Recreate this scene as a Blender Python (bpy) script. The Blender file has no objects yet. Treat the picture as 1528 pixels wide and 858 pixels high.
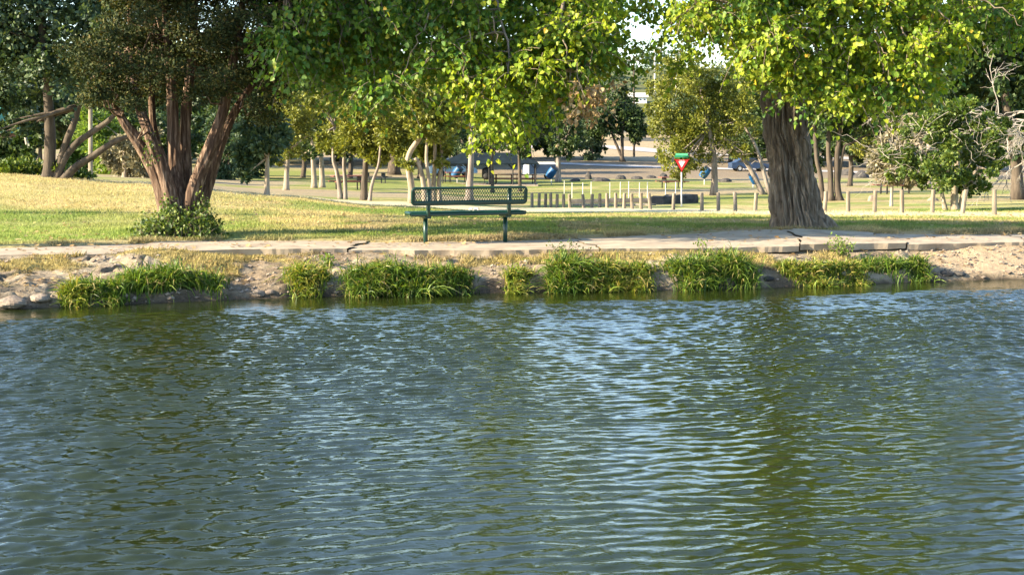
import bpy, math, random
import numpy as np
from math import radians, sin, cos, pi, tan, sqrt

rng = np.random.default_rng(7)
random.seed(7)
SC = bpy.context.scene
COL = SC.collection

# ------------------------------------------------------------------ camera model (photo pixels 1528 x 858)
F = 2000.0
H = 2.16
PITCH = math.atan((429 - 200) / F)
CP, SP = cos(PITCH), sin(PITCH)

def ray(u, v):
    a = (u - 764) / F
    b = (429 - v) / F
    return np.array([a, CP + b * SP, -SP + b * CP])

def P(u, v, D):
    """world point seen at pixel (u, v) at depth y = D"""
    r = ray(u, v)
    k = D / r[1]
    return np.array([r[0] * k, D, H + r[2] * k])

def on_z(u, v, z):
    r = ray(u, v)
    k = (z - H) / r[2]
    return np.array([r[0] * k, r[1] * k, z])

def mpp(D):
    return D / F          # metres per photo pixel at depth D

# ------------------------------------------------------------------ noise
def _hash(ix, iy, iz):
    with np.errstate(over='ignore'):
        h = (ix.astype(np.uint32) * np.uint32(374761393) + iy.astype(np.uint32) * np.uint32(668265263)
             + iz.astype(np.uint32) * np.uint32(2246822519))
        h = (h ^ (h >> np.uint32(13))) * np.uint32(1274126177)
        h = h ^ (h >> np.uint32(16))
    return h.astype(np.float64) / 4294967295.0

def vnoise(x, y, z=0.0):
    x = np.asarray(x, float); y = np.asarray(y, float); z = np.broadcast_to(np.asarray(z, float), x.shape)
    xi = np.floor(x).astype(np.int64); yi = np.floor(y).astype(np.int64); zi = np.floor(z).astype(np.int64)
    fx = x - xi; fy = y - yi; fz = z - zi
    fx = fx * fx * (3 - 2 * fx); fy = fy * fy * (3 - 2 * fy); fz = fz * fz * (3 - 2 * fz)
    def c(a, b, d): return _hash(xi + a, yi + b, zi + d)
    def l(a, b, t): return a + (b - a) * t
    x00 = l(c(0, 0, 0), c(1, 0, 0), fx); x10 = l(c(0, 1, 0), c(1, 1, 0), fx)
    x01 = l(c(0, 0, 1), c(1, 0, 1), fx); x11 = l(c(0, 1, 1), c(1, 1, 1), fx)
    return l(l(x00, x10, fy), l(x01, x11, fy), fz)

def fbm(x, y, z=0.0, o=4):
    s = 0; a = .5; t = 0
    for i in range(o):
        s = s + a * vnoise(np.asarray(x) * 2 ** i + 17.3 * i, np.asarray(y) * 2 ** i + 5.1 * i, np.asarray(z) * 2 ** i)
        t += a; a *= .5
    return s / t

def sstep(a, b, x):
    t = np.clip((x - a) / (b - a), 0, 1)
    return t * t * (3 - 2 * t)

# ------------------------------------------------------------------ mesh helpers
def link(o, parent=None):
    COL.objects.link(o)
    if parent is not None:
        o.parent = parent
        o.matrix_parent_inverse = parent.matrix_world.inverted()
    return o

def mk(name, V, faces, mat, parent=None, smooth=False, col=None):
    """faces: list of int arrays (M,k). V world coordinates."""
    V = np.asarray(V, np.float32)
    if parent is not None:
        V = V - np.array(parent.location, np.float32)
    me = bpy.data.meshes.new(name)
    faces = [np.asarray(f, np.int32) for f in faces if len(f)]
    nl = sum(f.size for f in faces); nf = sum(len(f) for f in faces)
    me.vertices.add(len(V)); me.vertices.foreach_set('co', V.ravel())
    me.loops.add(nl); me.loops.foreach_set('vertex_index', np.concatenate([f.ravel() for f in faces]))
    me.polygons.add(nf)
    tot = np.concatenate([np.full(len(f), f.shape[1], np.int32) for f in faces])
    st = np.concatenate([[0], np.cumsum(tot)[:-1]]).astype(np.int32)
    me.polygons.foreach_set('loop_start', st)
    me.polygons.foreach_set('use_smooth', np.full(nf, smooth))
    me.update(calc_edges=True)
    me.validate()
    if col is not None:
        c = np.ones((len(V), 4), np.float32); c[:, :3] = col
        at = me.attributes.new('tint', 'FLOAT_COLOR', 'POINT')
        at.data.foreach_set('color', c.ravel())
    me.materials.append(mat)
    o = bpy.data.objects.new(name, me)
    COL.objects.link(o)
    if parent is not None:
        o.parent = parent
    return o

class MB:
    def __init__(s): s.V = []; s.Fs = {3: [], 4: []}; s.n = 0
    def add(s, V, faces):
        V = np.asarray(V, float)
        for f in faces:
            f = np.asarray(f)
            if len(f): s.Fs.setdefault(f.shape[1], []).append(f + s.n)
        s.V.append(V); s.n += len(V)
        return s
    def box(s, c, size, rz=0.0, rx=0.0, ry=0.0):
        c = np.asarray(c, float); h = np.asarray(size, float) / 2
        q = np.array([[x, y, z] for x in (-1, 1) for y in (-1, 1) for z in (-1, 1)]) * h
        if rx: q = q @ np.array([[1, 0, 0], [0, cos(rx), -sin(rx)], [0, sin(rx), cos(rx)]]).T
        if ry: q = q @ np.array([[cos(ry), 0, sin(ry)], [0, 1, 0], [-sin(ry), 0, cos(ry)]]).T
        if rz: q = q @ np.array([[cos(rz), -sin(rz), 0], [sin(rz), cos(rz), 0], [0, 0, 1]]).T
        f = [[0, 1, 3, 2], [4, 6, 7, 5], [0, 4, 5, 1], [2, 3, 7, 6], [0, 2, 6, 4], [1, 5, 7, 3]]
        return s.add(q + c, [np.array(f)])
    def tube(s, pts, rad, n=8, cap=True, disp=None):
        V, Q, T = tube(pts, rad, n, cap, disp)
        return s.add(V, [Q, T])
    def build(s, name, mat, parent=None, smooth=False, col=None):
        return mk(name, np.concatenate(s.V), [np.concatenate(f) for f in s.Fs.values() if f], mat, parent, smooth, col)

def tube(pts, rad, n=8, cap=True, disp=None):
    pts = np.asarray(pts, float); m = len(pts)
    rad = np.broadcast_to(np.asarray(rad, float), (m,))
    t = np.gradient(pts, axis=0); t /= np.linalg.norm(t, axis=1)[:, None] + 1e-9
    ref = np.array([0.31, 0.95, 0.05]) if abs(t[0][2]) > .5 else np.array([0.0, 0.1, 1.0])
    a = ref - t * (t @ ref)[:, None]; a /= np.linalg.norm(a, axis=1)[:, None] + 1e-9
    b = np.cross(t, a)
    th = np.arange(n) / n * 2 * pi
    R = np.repeat(rad[:, None], n, 1)
    if disp is not None: R = R + disp(np.repeat(th[None], m, 0), np.repeat(pts[:, 2][:, None], n, 1), R)
    V = pts[:, None, :] + R[..., None] * (a[:, None, :] * np.cos(th)[None, :, None] + b[:, None, :] * np.sin(th)[None, :, None])
    V = V.reshape(-1, 3)
    i = np.arange(m - 1)[:, None] * n; j = np.arange(n)[None]; k = (j + 1) % n
    Q = np.stack([i + j, i + k, i + n + k, i + n + j], -1).reshape(-1, 4)
    T = np.zeros((0, 3), int)
    if cap:
        V = np.vstack([V, pts[0], pts[-1]])
        j = np.arange(n); k = (j + 1) % n
        T = np.concatenate([np.stack([np.full(n, m * n), k, j], 1), np.stack([np.full(n, m * n + 1), (m - 1) * n + j, (m - 1) * n + k], 1)])
    return V, Q, T

def spline(ctrl, n):
    """Catmull-Rom through control rows"""
    c = np.asarray(ctrl, float)
    c = np.vstack([2 * c[0] - c[1], c, 2 * c[-1] - c[-2]])
    ts = np.linspace(0, len(c) - 3 - 1e-9, n)
    i = ts.astype(int); t = (ts - i)[:, None]
    p0, p1, p2, p3 = c[i], c[i + 1], c[i + 2], c[i + 3]
    return .5 * (2 * p1 + (p2 - p0) * t + (2 * p0 - 5 * p1 + 4 * p2 - p3) * t * t + (-p0 + 3 * p1 - 3 * p2 + p3) * t ** 3)

HEART = (np.array([[0, 0, 0], [.46, .12, .10], [.36, .58, .07], [0, 1.0, 0], [-.36, .58, .07], [-.46, .12, .10]]),
         np.array([[0, 1, 2, 3], [0, 3, 4, 5]]))
DIAM = (np.array([[0, 0, 0], [.26, .45, .05], [0, 1, 0], [-.26, .45, .05]]), np.array([[0, 1, 2, 3]]))
WIDE = (np.array([[0, 0, 0], [.42, .4, .09], [0, 1, 0], [-.42, .4, .09]]), np.array([[0, 1, 2, 3]]))

def unit(a):
    return a / (np.linalg.norm(a, axis=-1, keepdims=True) + 1e-9)

def leaves(Pn, axis, nrm, size, shape):
    sv, sf = shape
    a = unit(axis); n = nrm - a * np.sum(nrm * a, 1, keepdims=True); n = unit(n); b = np.cross(a, n)
    size = np.broadcast_to(size, (len(Pn),))
    V = Pn[:, None, :] + size[:, None, None] * (sv[None, :, 0, None] * b[:, None] + sv[None, :, 1, None] * a[:, None] + sv[None, :, 2, None] * n[:, None])
    K = len(sv)
    Fc = (np.arange(len(Pn))[:, None, None] * K + sf[None]).reshape(-1, sf.shape[1])
    return V.reshape(-1, 3), Fc

def sph(n):
    return unit(rng.normal(size=(n, 3)))

# ------------------------------------------------------------------ tags
def tag(o, label=None, cat=None, group=None, kind=None):
    if label: o['label'] = label
    if cat: o['category'] = cat
    if group: o['group'] = group
    if kind: o['kind'] = kind
    return o

def thing(name, loc, label, cat, group=None):
    o = bpy.data.objects.new(name, None)
    o.empty_display_size = .2
    o.location = [float(q) for q in loc]
    COL.objects.link(o)
    return tag(o, label, cat, group)

# ------------------------------------------------------------------ materials
def newmat(name):
    m = bpy.data.materials.new(name); m.use_nodes = True
    nt = m.node_tree; nt.nodes.clear()
    out = nt.nodes.new('ShaderNodeOutputMaterial')
    return m, nt, out

def N(nt, t, **k):
    n = nt.nodes.new(t)
    for a, b in k.items():
        if a in n.inputs.keys(): n.inputs[a].default_value = b
        else: setattr(n, a, b)
    return n

def ramp(nt, stops):
    r = nt.nodes.new('ShaderNodeValToRGB')
    e = r.color_ramp.elements
    while len(e) > 1: e.remove(e[-1])
    e[0].position = stops[0][0]; e[0].color = (*stops[0][1], 1)
    for p, c in stops[1:]:
        q = e.new(p); q.color = (*c, 1)
    return r

def leafmat(name, stops, transl=.35, rough=.5, tcol=(1.25, 1.2, .5), objvar=0.0):
    m, nt, out = newmat(name)
    g = N(nt, 'ShaderNodeNewGeometry')
    r = ramp(nt, stops)
    nt.links.new(g.outputs['Random Per Island'], r.inputs[0])
    src = r.outputs[0]
    p = N(nt, 'ShaderNodeBsdfPrincipled', Roughness=rough)
    p.inputs['Specular IOR Level'].default_value = .35
    t = N(nt, 'ShaderNodeBsdfTranslucent')
    mc = N(nt, 'ShaderNodeMix', data_type='RGBA', blend_type='MULTIPLY')
    mc.inputs[0].default_value = 1; mc.inputs[7].default_value = (*tcol, 1)
    nt.links.new(src, mc.inputs[6]); nt.links.new(mc.outputs[2], t.inputs[0])
    nt.links.new(src, p.inputs['Base Color'])
    mx = N(nt, 'ShaderNodeMixShader'); mx.inputs[0].default_value = transl
    nt.links.new(p.outputs[0], mx.inputs[1]); nt.links.new(t.outputs[0], mx.inputs[2])
    nt.links.new(mx.outputs[0], out.inputs[0])
    return m

def noisemat(name, stops, scale=5.0, stretch=(1, 1, 1), rough=.85, bump=.3, bdist=.02, detail=6, metal=0.0, spec=.3):
    m, nt, out = newmat(name)
    tc = N(nt, 'ShaderNodeTexCoord'); mp = N(nt, 'ShaderNodeMapping'); mp.inputs['Scale'].default_value = stretch
    nt.links.new(tc.outputs['Object'], mp.inputs[0])
    nz = N(nt, 'ShaderNodeTexNoise', Scale=scale, Detail=detail, Roughness=.62)
    nt.links.new(mp.outputs[0], nz.inputs['Vector'])
    r = ramp(nt, stops); nt.links.new(nz.outputs[0], r.inputs[0])
    p = N(nt, 'ShaderNodeBsdfPrincipled', Roughness=rough, Metallic=metal)
    p.inputs['Specular IOR Level'].default_value = spec
    nt.links.new(r.outputs[0], p.inputs['Base Color'])
    if bump:
        b = N(nt, 'ShaderNodeBump', Strength=bump, Distance=bdist)
        nt.links.new(nz.outputs[0], b.inputs['Height']); nt.links.new(b.outputs[0], p.inputs['Normal'])
    nt.links.new(p.outputs[0], out.inputs[0])
    return m

def tintmat(name, scale, lo, hi, bump, bdist, rough=.95, transl=0.0):
    m, nt, out = newmat(name)
    at = N(nt, 'ShaderNodeAttribute', attribute_name='tint')
    tc = N(nt, 'ShaderNodeTexCoord')
    nz = N(nt, 'ShaderNodeTexNoise', Scale=scale, Detail=8.0, Roughness=.7)
    nt.links.new(tc.outputs['Object'], nz.inputs['Vector'])
    r = ramp(nt, [(.3, (lo,) * 3), (.7, (hi,) * 3)]); nt.links.new(nz.outputs[0], r.inputs[0])
    mc = N(nt, 'ShaderNodeMix', data_type='RGBA', blend_type='MULTIPLY'); mc.inputs[0].default_value = 1
    nt.links.new(at.outputs['Color'], mc.inputs[6]); nt.links.new(r.outputs[0], mc.inputs[7])
    p = N(nt, 'ShaderNodeBsdfPrincipled', Roughness=rough); p.inputs['Specular IOR Level'].default_value = .15
    if bump:
        # crumbs and grit at a finer scale
        n2 = N(nt, 'ShaderNodeTexNoise', Scale=scale * 5.5, Detail=5.0, Roughness=.75)
        nt.links.new(tc.outputs['Object'], n2.inputs['Vector'])
        r2_ = ramp(nt, [(.32, (.55, .52, .50)), (.48, (1, 1, 1)), (.7, (1.2, 1.2, 1.2))]); nt.links.new(n2.outputs[0], r2_.inputs[0])
        m2 = N(nt, 'ShaderNodeMix', data_type='RGBA', blend_type='MULTIPLY'); m2.inputs[0].default_value = 1
        nt.links.new(mc.outputs[2], m2.inputs[6]); nt.links.new(r2_.outputs[0], m2.inputs[7])
        nt.links.new(m2.outputs[2], p.inputs['Base Color'])
        b = N(nt, 'ShaderNodeBump', Strength=bump, Distance=bdist)
        nt.links.new(nz.outputs[0], b.inputs['Height'])
        b2 = N(nt, 'ShaderNodeBump', Strength=.7, Distance=.02)
        nt.links.new(n2.outputs[0], b2.inputs['Height']); nt.links.new(b.outputs[0], b2.inputs['Normal']); nt.links.new(b2.outputs[0], p.inputs['Normal'])
    else:
        nt.links.new(mc.outputs[2], p.inputs['Base Color'])
    if transl:
        t = N(nt, 'ShaderNodeBsdfTranslucent'); nt.links.new(mc.outputs[2], t.inputs[0])
        mx = N(nt, 'ShaderNodeMixShader'); mx.inputs[0].default_value = transl
        nt.links.new(p.outputs[0], mx.inputs[1]); nt.links.new(t.outputs[0], mx.inputs[2]); nt.links.new(mx.outputs[0], out.inputs[0])
    else:
        nt.links.new(p.outputs[0], out.inputs[0])
    return m

M = {}
M['cotton'] = leafmat('cottonwood_leaf', [(0, (.045, .12, .022)), (.35, (.09, .19, .026)), (.7, (.15, .24, .03)), (.96, (.18, .24, .025)), (.99, (.36, .30, .02)), (1, (.36, .24, .03))], .45)
M['cottonlit'] = leafmat('cottonwood_leaf_sunlit', [(0, (.11, .20, .016)), (.35, (.20, .30, .022)), (.7, (.29, .36, .028)), (.97, (.30, .34, .03)), (.99, (.46, .38, .02)), (1, (.45, .28, .03))], .46)  # brighter copy of the cottonwood leaf, sunlight put into its colour
M['dryleaf'] = leafmat('dry_leaf', [(0, (.20, .12, .05)), (.5, (.36, .25, .11)), (1, (.5, .38, .2))], .3, tcol=(1.1, 1, .8))
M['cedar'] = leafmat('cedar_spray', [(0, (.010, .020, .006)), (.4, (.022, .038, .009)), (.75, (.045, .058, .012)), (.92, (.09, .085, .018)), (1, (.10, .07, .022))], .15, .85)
M['juniper'] = leafmat('juniper_spray', [(0, (.06, .08, .014)), (.4, (.13, .15, .02)), (.8, (.20, .215, .03)), (1, (.27, .26, .05))], .3)
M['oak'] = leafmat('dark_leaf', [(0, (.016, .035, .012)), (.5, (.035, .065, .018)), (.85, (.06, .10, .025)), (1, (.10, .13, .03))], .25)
M['bluegreen'] = leafmat('bluish_leaf', [(0, (.03, .06, .035)), (.5, (.055, .095, .045)), (1, (.11, .15, .06))], .25)
M['brightleaf'] = leafmat('fresh_leaf', [(0, (.07, .13, .02)), (.5, (.13, .21, .03)), (1, (.22, .28, .05))], .4)
M['ivy'] = leafmat('ivy_leaf', [(0, (.03, .06, .012)), (.5, (.07, .12, .02)), (1, (.16, .2, .03))], .3)
M['drytwigleaf'] = leafmat('grey_twig', [(0, (.10, .09, .05)), (.5, (.2, .18, .1)), (1, (.33, .29, .18))], .2, tcol=(1, 1, .8))
M['sedge'] = leafmat('sedge_blade', [(0, (.025, .06, .012)), (.3, (.06, .12, .018)), (.6, (.14, .23, .028)), (.85, (.22, .29, .04)), (.93, (.36, .32, .11)), (1, (.42, .33, .16))], .35)
M['sedgeyellow'] = leafmat('straw_blade', [(0, (.04, .08, .015)), (.3, (.12, .19, .025)), (.6, (.22, .28, .035)), (.82, (.32, .31, .06)), (1, (.46, .35, .14))], .35)
M['bark'] = noisemat('cottonwood_bark', [(.3, (.06, .047, .037)), (.5, (.185, .15, .118)), (.72, (.37, .31, .25))], 16, (1, 1, .16), .95, 1.0, .04)
M['cedarbark'] = noisemat('cedar_bark', [(.3, (.028, .017, .012)), (.5, (.085, .052, .034)), (.70, (.30, .22, .16))], 22, (1, 1, .08), .95, .8, .02)
M['palebark'] = noisemat('pale_bark', [(.3, (.13, .105, .075)), (.55, (.29, .24, .18)), (.75, (.42, .36, .29))], 6, (1, 1, .2), .95, .6, .03)
M['darkbark'] = noisemat('dark_bark', [(.3, (.035, .028, .022)), (.6, (.10, .08, .06)), (.8, (.18, .15, .12))], 6, (1, 1, .2), .95, .6, .03)
M['greybark'] = noisemat('grey_bark', [(.3, (.10, .085, .07)), (.55, (.24, .20, .17)), (.75, (.38, .33, .28))], 6, (1, 1, .2), .95, .6, .03)
M['deadwood'] = noisemat('dead_wood', [(.3, (.20, .175, .145)), (.6, (.34, .305, .26)), (.8, (.45, .415, .365))], 8, (1, 1, .3), .9, .3, .01)
M['twig'] = noisemat('twig_wood', [(.3, (.10, .075, .05)), (.7, (.26, .21, .15))], 8, (1, 1, 1), .9, 0)
M['post'] = noisemat('weathered_post', [(.3, (.11, .088, .065)), (.55, (.22, .185, .14)), (.75, (.33, .285, .225))], 10, (1, 1, .15), .9, .4, .01)
M['stake'] = noisemat('pale_stake', [(.3, (.45, .43, .38)), (.7, (.65, .63, .56))], 8, (1, 1, .3), .7, 0)
M['green'] = noisemat('green_coated_steel', [(.3, (.003, .024, .017)), (.7, (.006, .042, .029))], 3, (1, 1, 1), .38, .05, .002, spec=.5)
M['concrete'] = noisemat('path_concrete', [(.25, (.17, .132, .095)), (.42, (.29, .235, .175)), (.6, (.38, .318, .24)), (.8, (.46, .395, .305))], 2.2, (1, 1, 1), .95, .5, .01, detail=10)
M['asphalt'] = noisemat('pale_road', [(.3, (.34, .31, .29)), (.7, (.46, .43, .40))], .5, (1, 1, 1), .9, .2, .01)
M['rock'] = noisemat('shore_rock', [(.3, (.12, .09, .07)), (.5, (.22, .175, .135)), (.75, (.33, .28, .22))], 6, (1, 1, 1), .95, .7, .03, detail=10)
M['darkrock'] = noisemat('dark_rock', [(.3, (.025, .024, .025)), (.6, (.07, .065, .06)), (.8, (.13, .12, .11))], 3, (1, 1, 1), .95, .6, .05)
M['roof'] = noisemat('dark_metal_roof', [(.3, (.006, .011, .015)), (.7, (.012, .021, .027))], 2, (1, 1, 1), .9, 0, spec=.1)
M['blackmetal'] = noisemat('black_metal', [(.3, (.012, .012, .013)), (.7, (.03, .028, .027))], 4, (1, 1, 1), .6, .1)
M['barrel'] = noisemat('blue_plastic', [(.3, (.008, .06, .16)), (.7, (.015, .10, .24))], 2, (1, 1, 1), .45, 0)
M['redwood'] = noisemat('red_stained_wood', [(.3, (.15, .05, .032)), (.7, (.30, .11, .07))], 5, (.3, 1, 1), .8, .1)
M['brick'] = noisemat('brick_wall', [(.3, (.30, .12, .07)), (.7, (.46, .20, .12))], 3, (1, 1, 4), .9, .2)
M['white'] = noisemat('white_paint', [(.3, (.62, .62, .6)), (.7, (.75, .75, .74))], 2, (1, 1, 1), .5, 0)
M['bluepaint'] = noisemat('dark_blue_paint', [(.3, (.018, .035, .075)), (.7, (.03, .055, .11))], 2, (1, 1, 1), .4, 0)
M['lightblue'] = noisemat('light_blue_paint', [(.3, (.28, .42, .55)), (.7, (.35, .5, .62))], 2, (1, 1, 1), .4, 0)
M['glassdark'] = noisemat('dark_window', [(.3, (.02, .025, .03)), (.7, (.03, .035, .045))], 1, (1, 1, 1), .12, 0, spec=.6)
M['rubber'] = noisemat('tyre_rubber', [(.3, (.012, .012, .012)), (.7, (.025, .025, .025))], 4, (1, 1, 1), .8, 0)
M['signred'] = noisemat('sign_red', [(.3, (.50, .022, .022)), (.7, (.56, .03, .03))], 2, (1, 1, 1), .45, 0)
M['signgreen'] = noisemat('sign_green', [(.3, (.02, .22, .10)), (.7, (.03, .27, .13))], 2, (1, 1, 1), .45, 0)
M['galv'] = noisemat('galvanised_steel', [(.3, (.36, .36, .35)), (.7, (.5, .5, .49))], 6, (1, 1, .3), .5, 0, metal=.3)
M['greenroof'] = noisemat('green_roof', [(.3, (.05, .2, .15)), (.7, (.08, .27, .2))], 2, (1, 1, 1), .6, 0)
M['ground'] = tintmat('ground_cover', 7.0, .72, 1.25, .55, .05)
M['grass'] = tintmat('grass_blade', 3.0, .8, 1.2, 0, 0, transl=.3)

# ------------------------------------------------------------------ shore, path, terrain
shore = np.array([on_z(u, v, 0) for u, v in [(0, 462), (90, 458), (200, 453), (330, 448), (440, 443), (600, 441), (740, 437), (900, 434), (1150, 430), (1300, 424), (1400, 419), (1528, 416)]])
ZP = 0.48
pf = np.array([on_z(u, v, ZP) for u, v in [(0, 379), (150, 376), (300, 373), (450, 371), (640, 370.5), (800, 371), (950, 370), (1080, 367.5), (1180, 366), (1300, 363), (1420, 361), (1528, 359)]])
pb = np.array([on_z(u, v, ZP) for u, v in [(0, 370), (150, 364), (300, 360), (450, 361), (640, 360.5), (760, 358), (900, 354), (1050, 349), (1160, 345.5), (1300, 349), (1420, 349.5), (1528, 349)]])
def curve(x, c):
    x = np.asarray(x, float)
    y = np.interp(x, c[:, 0], c[:, 1])
    y = np.where(x < c[0, 0], c[0, 1] + (x - c[0, 0]) * .22, y)
    return np.where(x > c[-1, 0], c[-1, 1] + (x - c[-1, 0]) * .2, y)
# soften the three curves by resampling with a moving average
def soften(c):
    xs = np.linspace(-30, 30, 1201); ys = curve(xs, c)
    k = np.hanning(41); k /= k.sum()
    ys = np.convolve(np.pad(ys, 20, mode='edge'), k, 'valid')
    return xs, ys
_S, _Fr, _B = soften(shore), soften(pf), soften(pb)
def y_shore(x): return np.interp(x, *_S) + .10 * (fbm(np.asarray(x) * 1.3, np.full(np.shape(x), 3.3)) - .5) * 2
def y_front(x): return np.interp(x, *_Fr)
def y_back(x): return np.interp(x, *_B)

UT = np.array([-250, 0, 200, 400, 580, 764, 1150, 1528, 1800.])
DT = np.array([24, 28, 33, 38, 45, 55, 65, 90, 115, 140, 170, 200, 300, 450, 700.])
def zz(D, v):  # height seen at row v, depth D
    return P(764, v, D)[2]
TAB = np.array([
    [.55, .85, 1.15, 1.3, 1.0, .5, .2, -.3, -.7, -1., -.7, 0., 6., 22., 26.],
    [.53, .72, .98, 1.05, .8, .4, .1, -.3, -.7, -1., -.7, 0., 6., 22., 26.],
    [.52, .62, .78, .80, .55, .2, -.1, -.6, -1., -1.2, -.7, 0., 6., 22., 26.],
    [.50, .50, .50, .42, .12, zz(55, 292), zz(65, 286), zz(90, 274), zz(115, 262), zz(140, 250), zz(170, 236), zz(200, 218), 6.5, 22, 26],
    [.50, .42, .28, .10, -.18, zz(55, 299), zz(65, 293), zz(90, 277), zz(115, 266), zz(140, 254), zz(170, 238), zz(200, 220), 6.5, 22, 26],
    [.50, .36, .12, -.12, -.42, zz(55, 309), zz(65, 300), zz(90, 285), zz(115, 274), zz(140, 262), zz(170, 240), zz(200, 222), 6.0, 24, 28],
    [.50, .34, .10, -.12, -.40, zz(55, 304), zz(65, 296), zz(90, 282), zz(115, 272), zz(140, 262), zz(170, 246), zz(200, 232), 6.0, 24, 28],
    [.50, .34, .12, -.06, -.22, zz(55, 300), zz(65, 291), zz(90, 278), zz(115, 270), zz(140, 263), zz(170, 255), zz(200, 245), 5.0, 22, 28],
    [.50, .34, .12, -.06, -.22, zz(55, 300), zz(65, 291), zz(90, 278), zz(115, 270), zz(140, 263), zz(170, 255), zz(200, 245), 5.0, 22, 28]])

def far_z(x, y):
    u = 764 + F * x / np.maximum(y, 5)
    u = np.clip(u, UT[0], UT[-1]); d = np.clip(y, DT[0], DT[-1])
    ui = np.clip(np.searchsorted(UT, u) - 1, 0, len(UT) - 2); di = np.clip(np.searchsorted(DT, d) - 1, 0, len(DT) - 2)
    fu = (u - UT[ui]) / (UT[ui + 1] - UT[ui]); fd = (d - DT[di]) / (DT[di + 1] - DT[di])
    fu = fu * fu * (3 - 2 * fu) * .6 + fu * .4
    a = TAB[ui, di] * (1 - fu) + TAB[ui + 1, di] * fu
    b = TAB[ui, di + 1] * (1 - fu) + TAB[ui + 1, di + 1] * fu
    return a * (1 - fd) + b * fd

def ground_z(x, y, detail=True):
    x = np.asarray(x, float); y = np.asarray(y, float)
    ys, yf, yb = y_shore(x), y_front(x), y_back(x)
    s = y - ys
    w = np.maximum(yf - ys, .3)
    t = np.clip(s / w, 0, 1)
    soft = sstep(-4.3, -5.0, x)          # the left stretch has no slab edge
    n1 = fbm(x * 1.1, y * 1.1, 2.0, 5); n2 = fbm(x * 5, y * 5, 4.0, 4)
    lip = .05 + .16 * vnoise(x * 1.7, np.full(x.shape, .7))
    apron = sstep(6.0, 6.6, x)            # smooth concrete apron at the right
    lip = lip * (1 - apron) + .06 * apron
    top = (.355 + .065 * sstep(.45, .7, vnoise(x * .8, x * 0 + 2.2)) + .10 * soft)
    bank = lip * sstep(0, .10, s) + (top - lip) * (t ** .85)
    rough = (1 - apron * .8) * sstep(0, .05, s) * sstep(1.0, .8, t)
    bank = bank + rough * ((n1 - .5) * .16 + (n2 - .5) * .10 + (fbm(x * 14, y * 14, 2.0, 3) - .5) * .06)
    # cracked dry blocks on the far left of the bank
    blk = sstep(-4.6, -5.3, x) * rough
    cr = np.abs(vnoise(x * 3.1 + n1 * 2, y * 3.1) - .5)
    bank = bank - blk * .12 * sstep(.07, .0, cr)
    bed = -.7 * sstep(0, -1.2, s) - .15 * sstep(.0, -.1, s)
    zn = np.where(s < 0, bed, bank)
    # under and behind the slab
    under = top + (.455 - top) * sstep(.0, .35, y - yf) + .0 * y
    zn = np.where(y > yf, np.minimum(under, .455), zn)
    lawn = .5 + .012 * (n2 - .5)
    zn = np.where(y > yb - .03, zn + (lawn - zn) * sstep(-.03, .06, y - yb), zn)
    ff = far_z(x, y) + (fbm(x * .25, y * .25, 9.0, 4) - .5) * .10 * sstep(24, 40, y) + (fbm(x * .05, y * .05, 1.0, 3) - .5) * 1.5 * sstep(150, 300, y)
    k = sstep(.0, 3.0, y - yb)
    z = np.where(y > yb, zn * (1 - k) + (ff + .02 * (n2 - .5)) * k, zn)
    # near shore where the photographer stands
    z = np.where(y < 3.0, np.maximum(z, -.7 + 1.2 * sstep(3.0, .5, y)), z)
    return z

def gz(x, y): return float(ground_z(np.array([x]), np.array([y]))[0])

def G(u, D):
    """ground point in the direction of photo column u at depth D"""
    x = (u - 764) / F * D
    for _ in range(3):
        z = gz(x, D)
        r = (D * CP - (z - H) * SP)
        x = (u - 764) / F * r
    return np.array([x, D, gz(x, D)])

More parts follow.
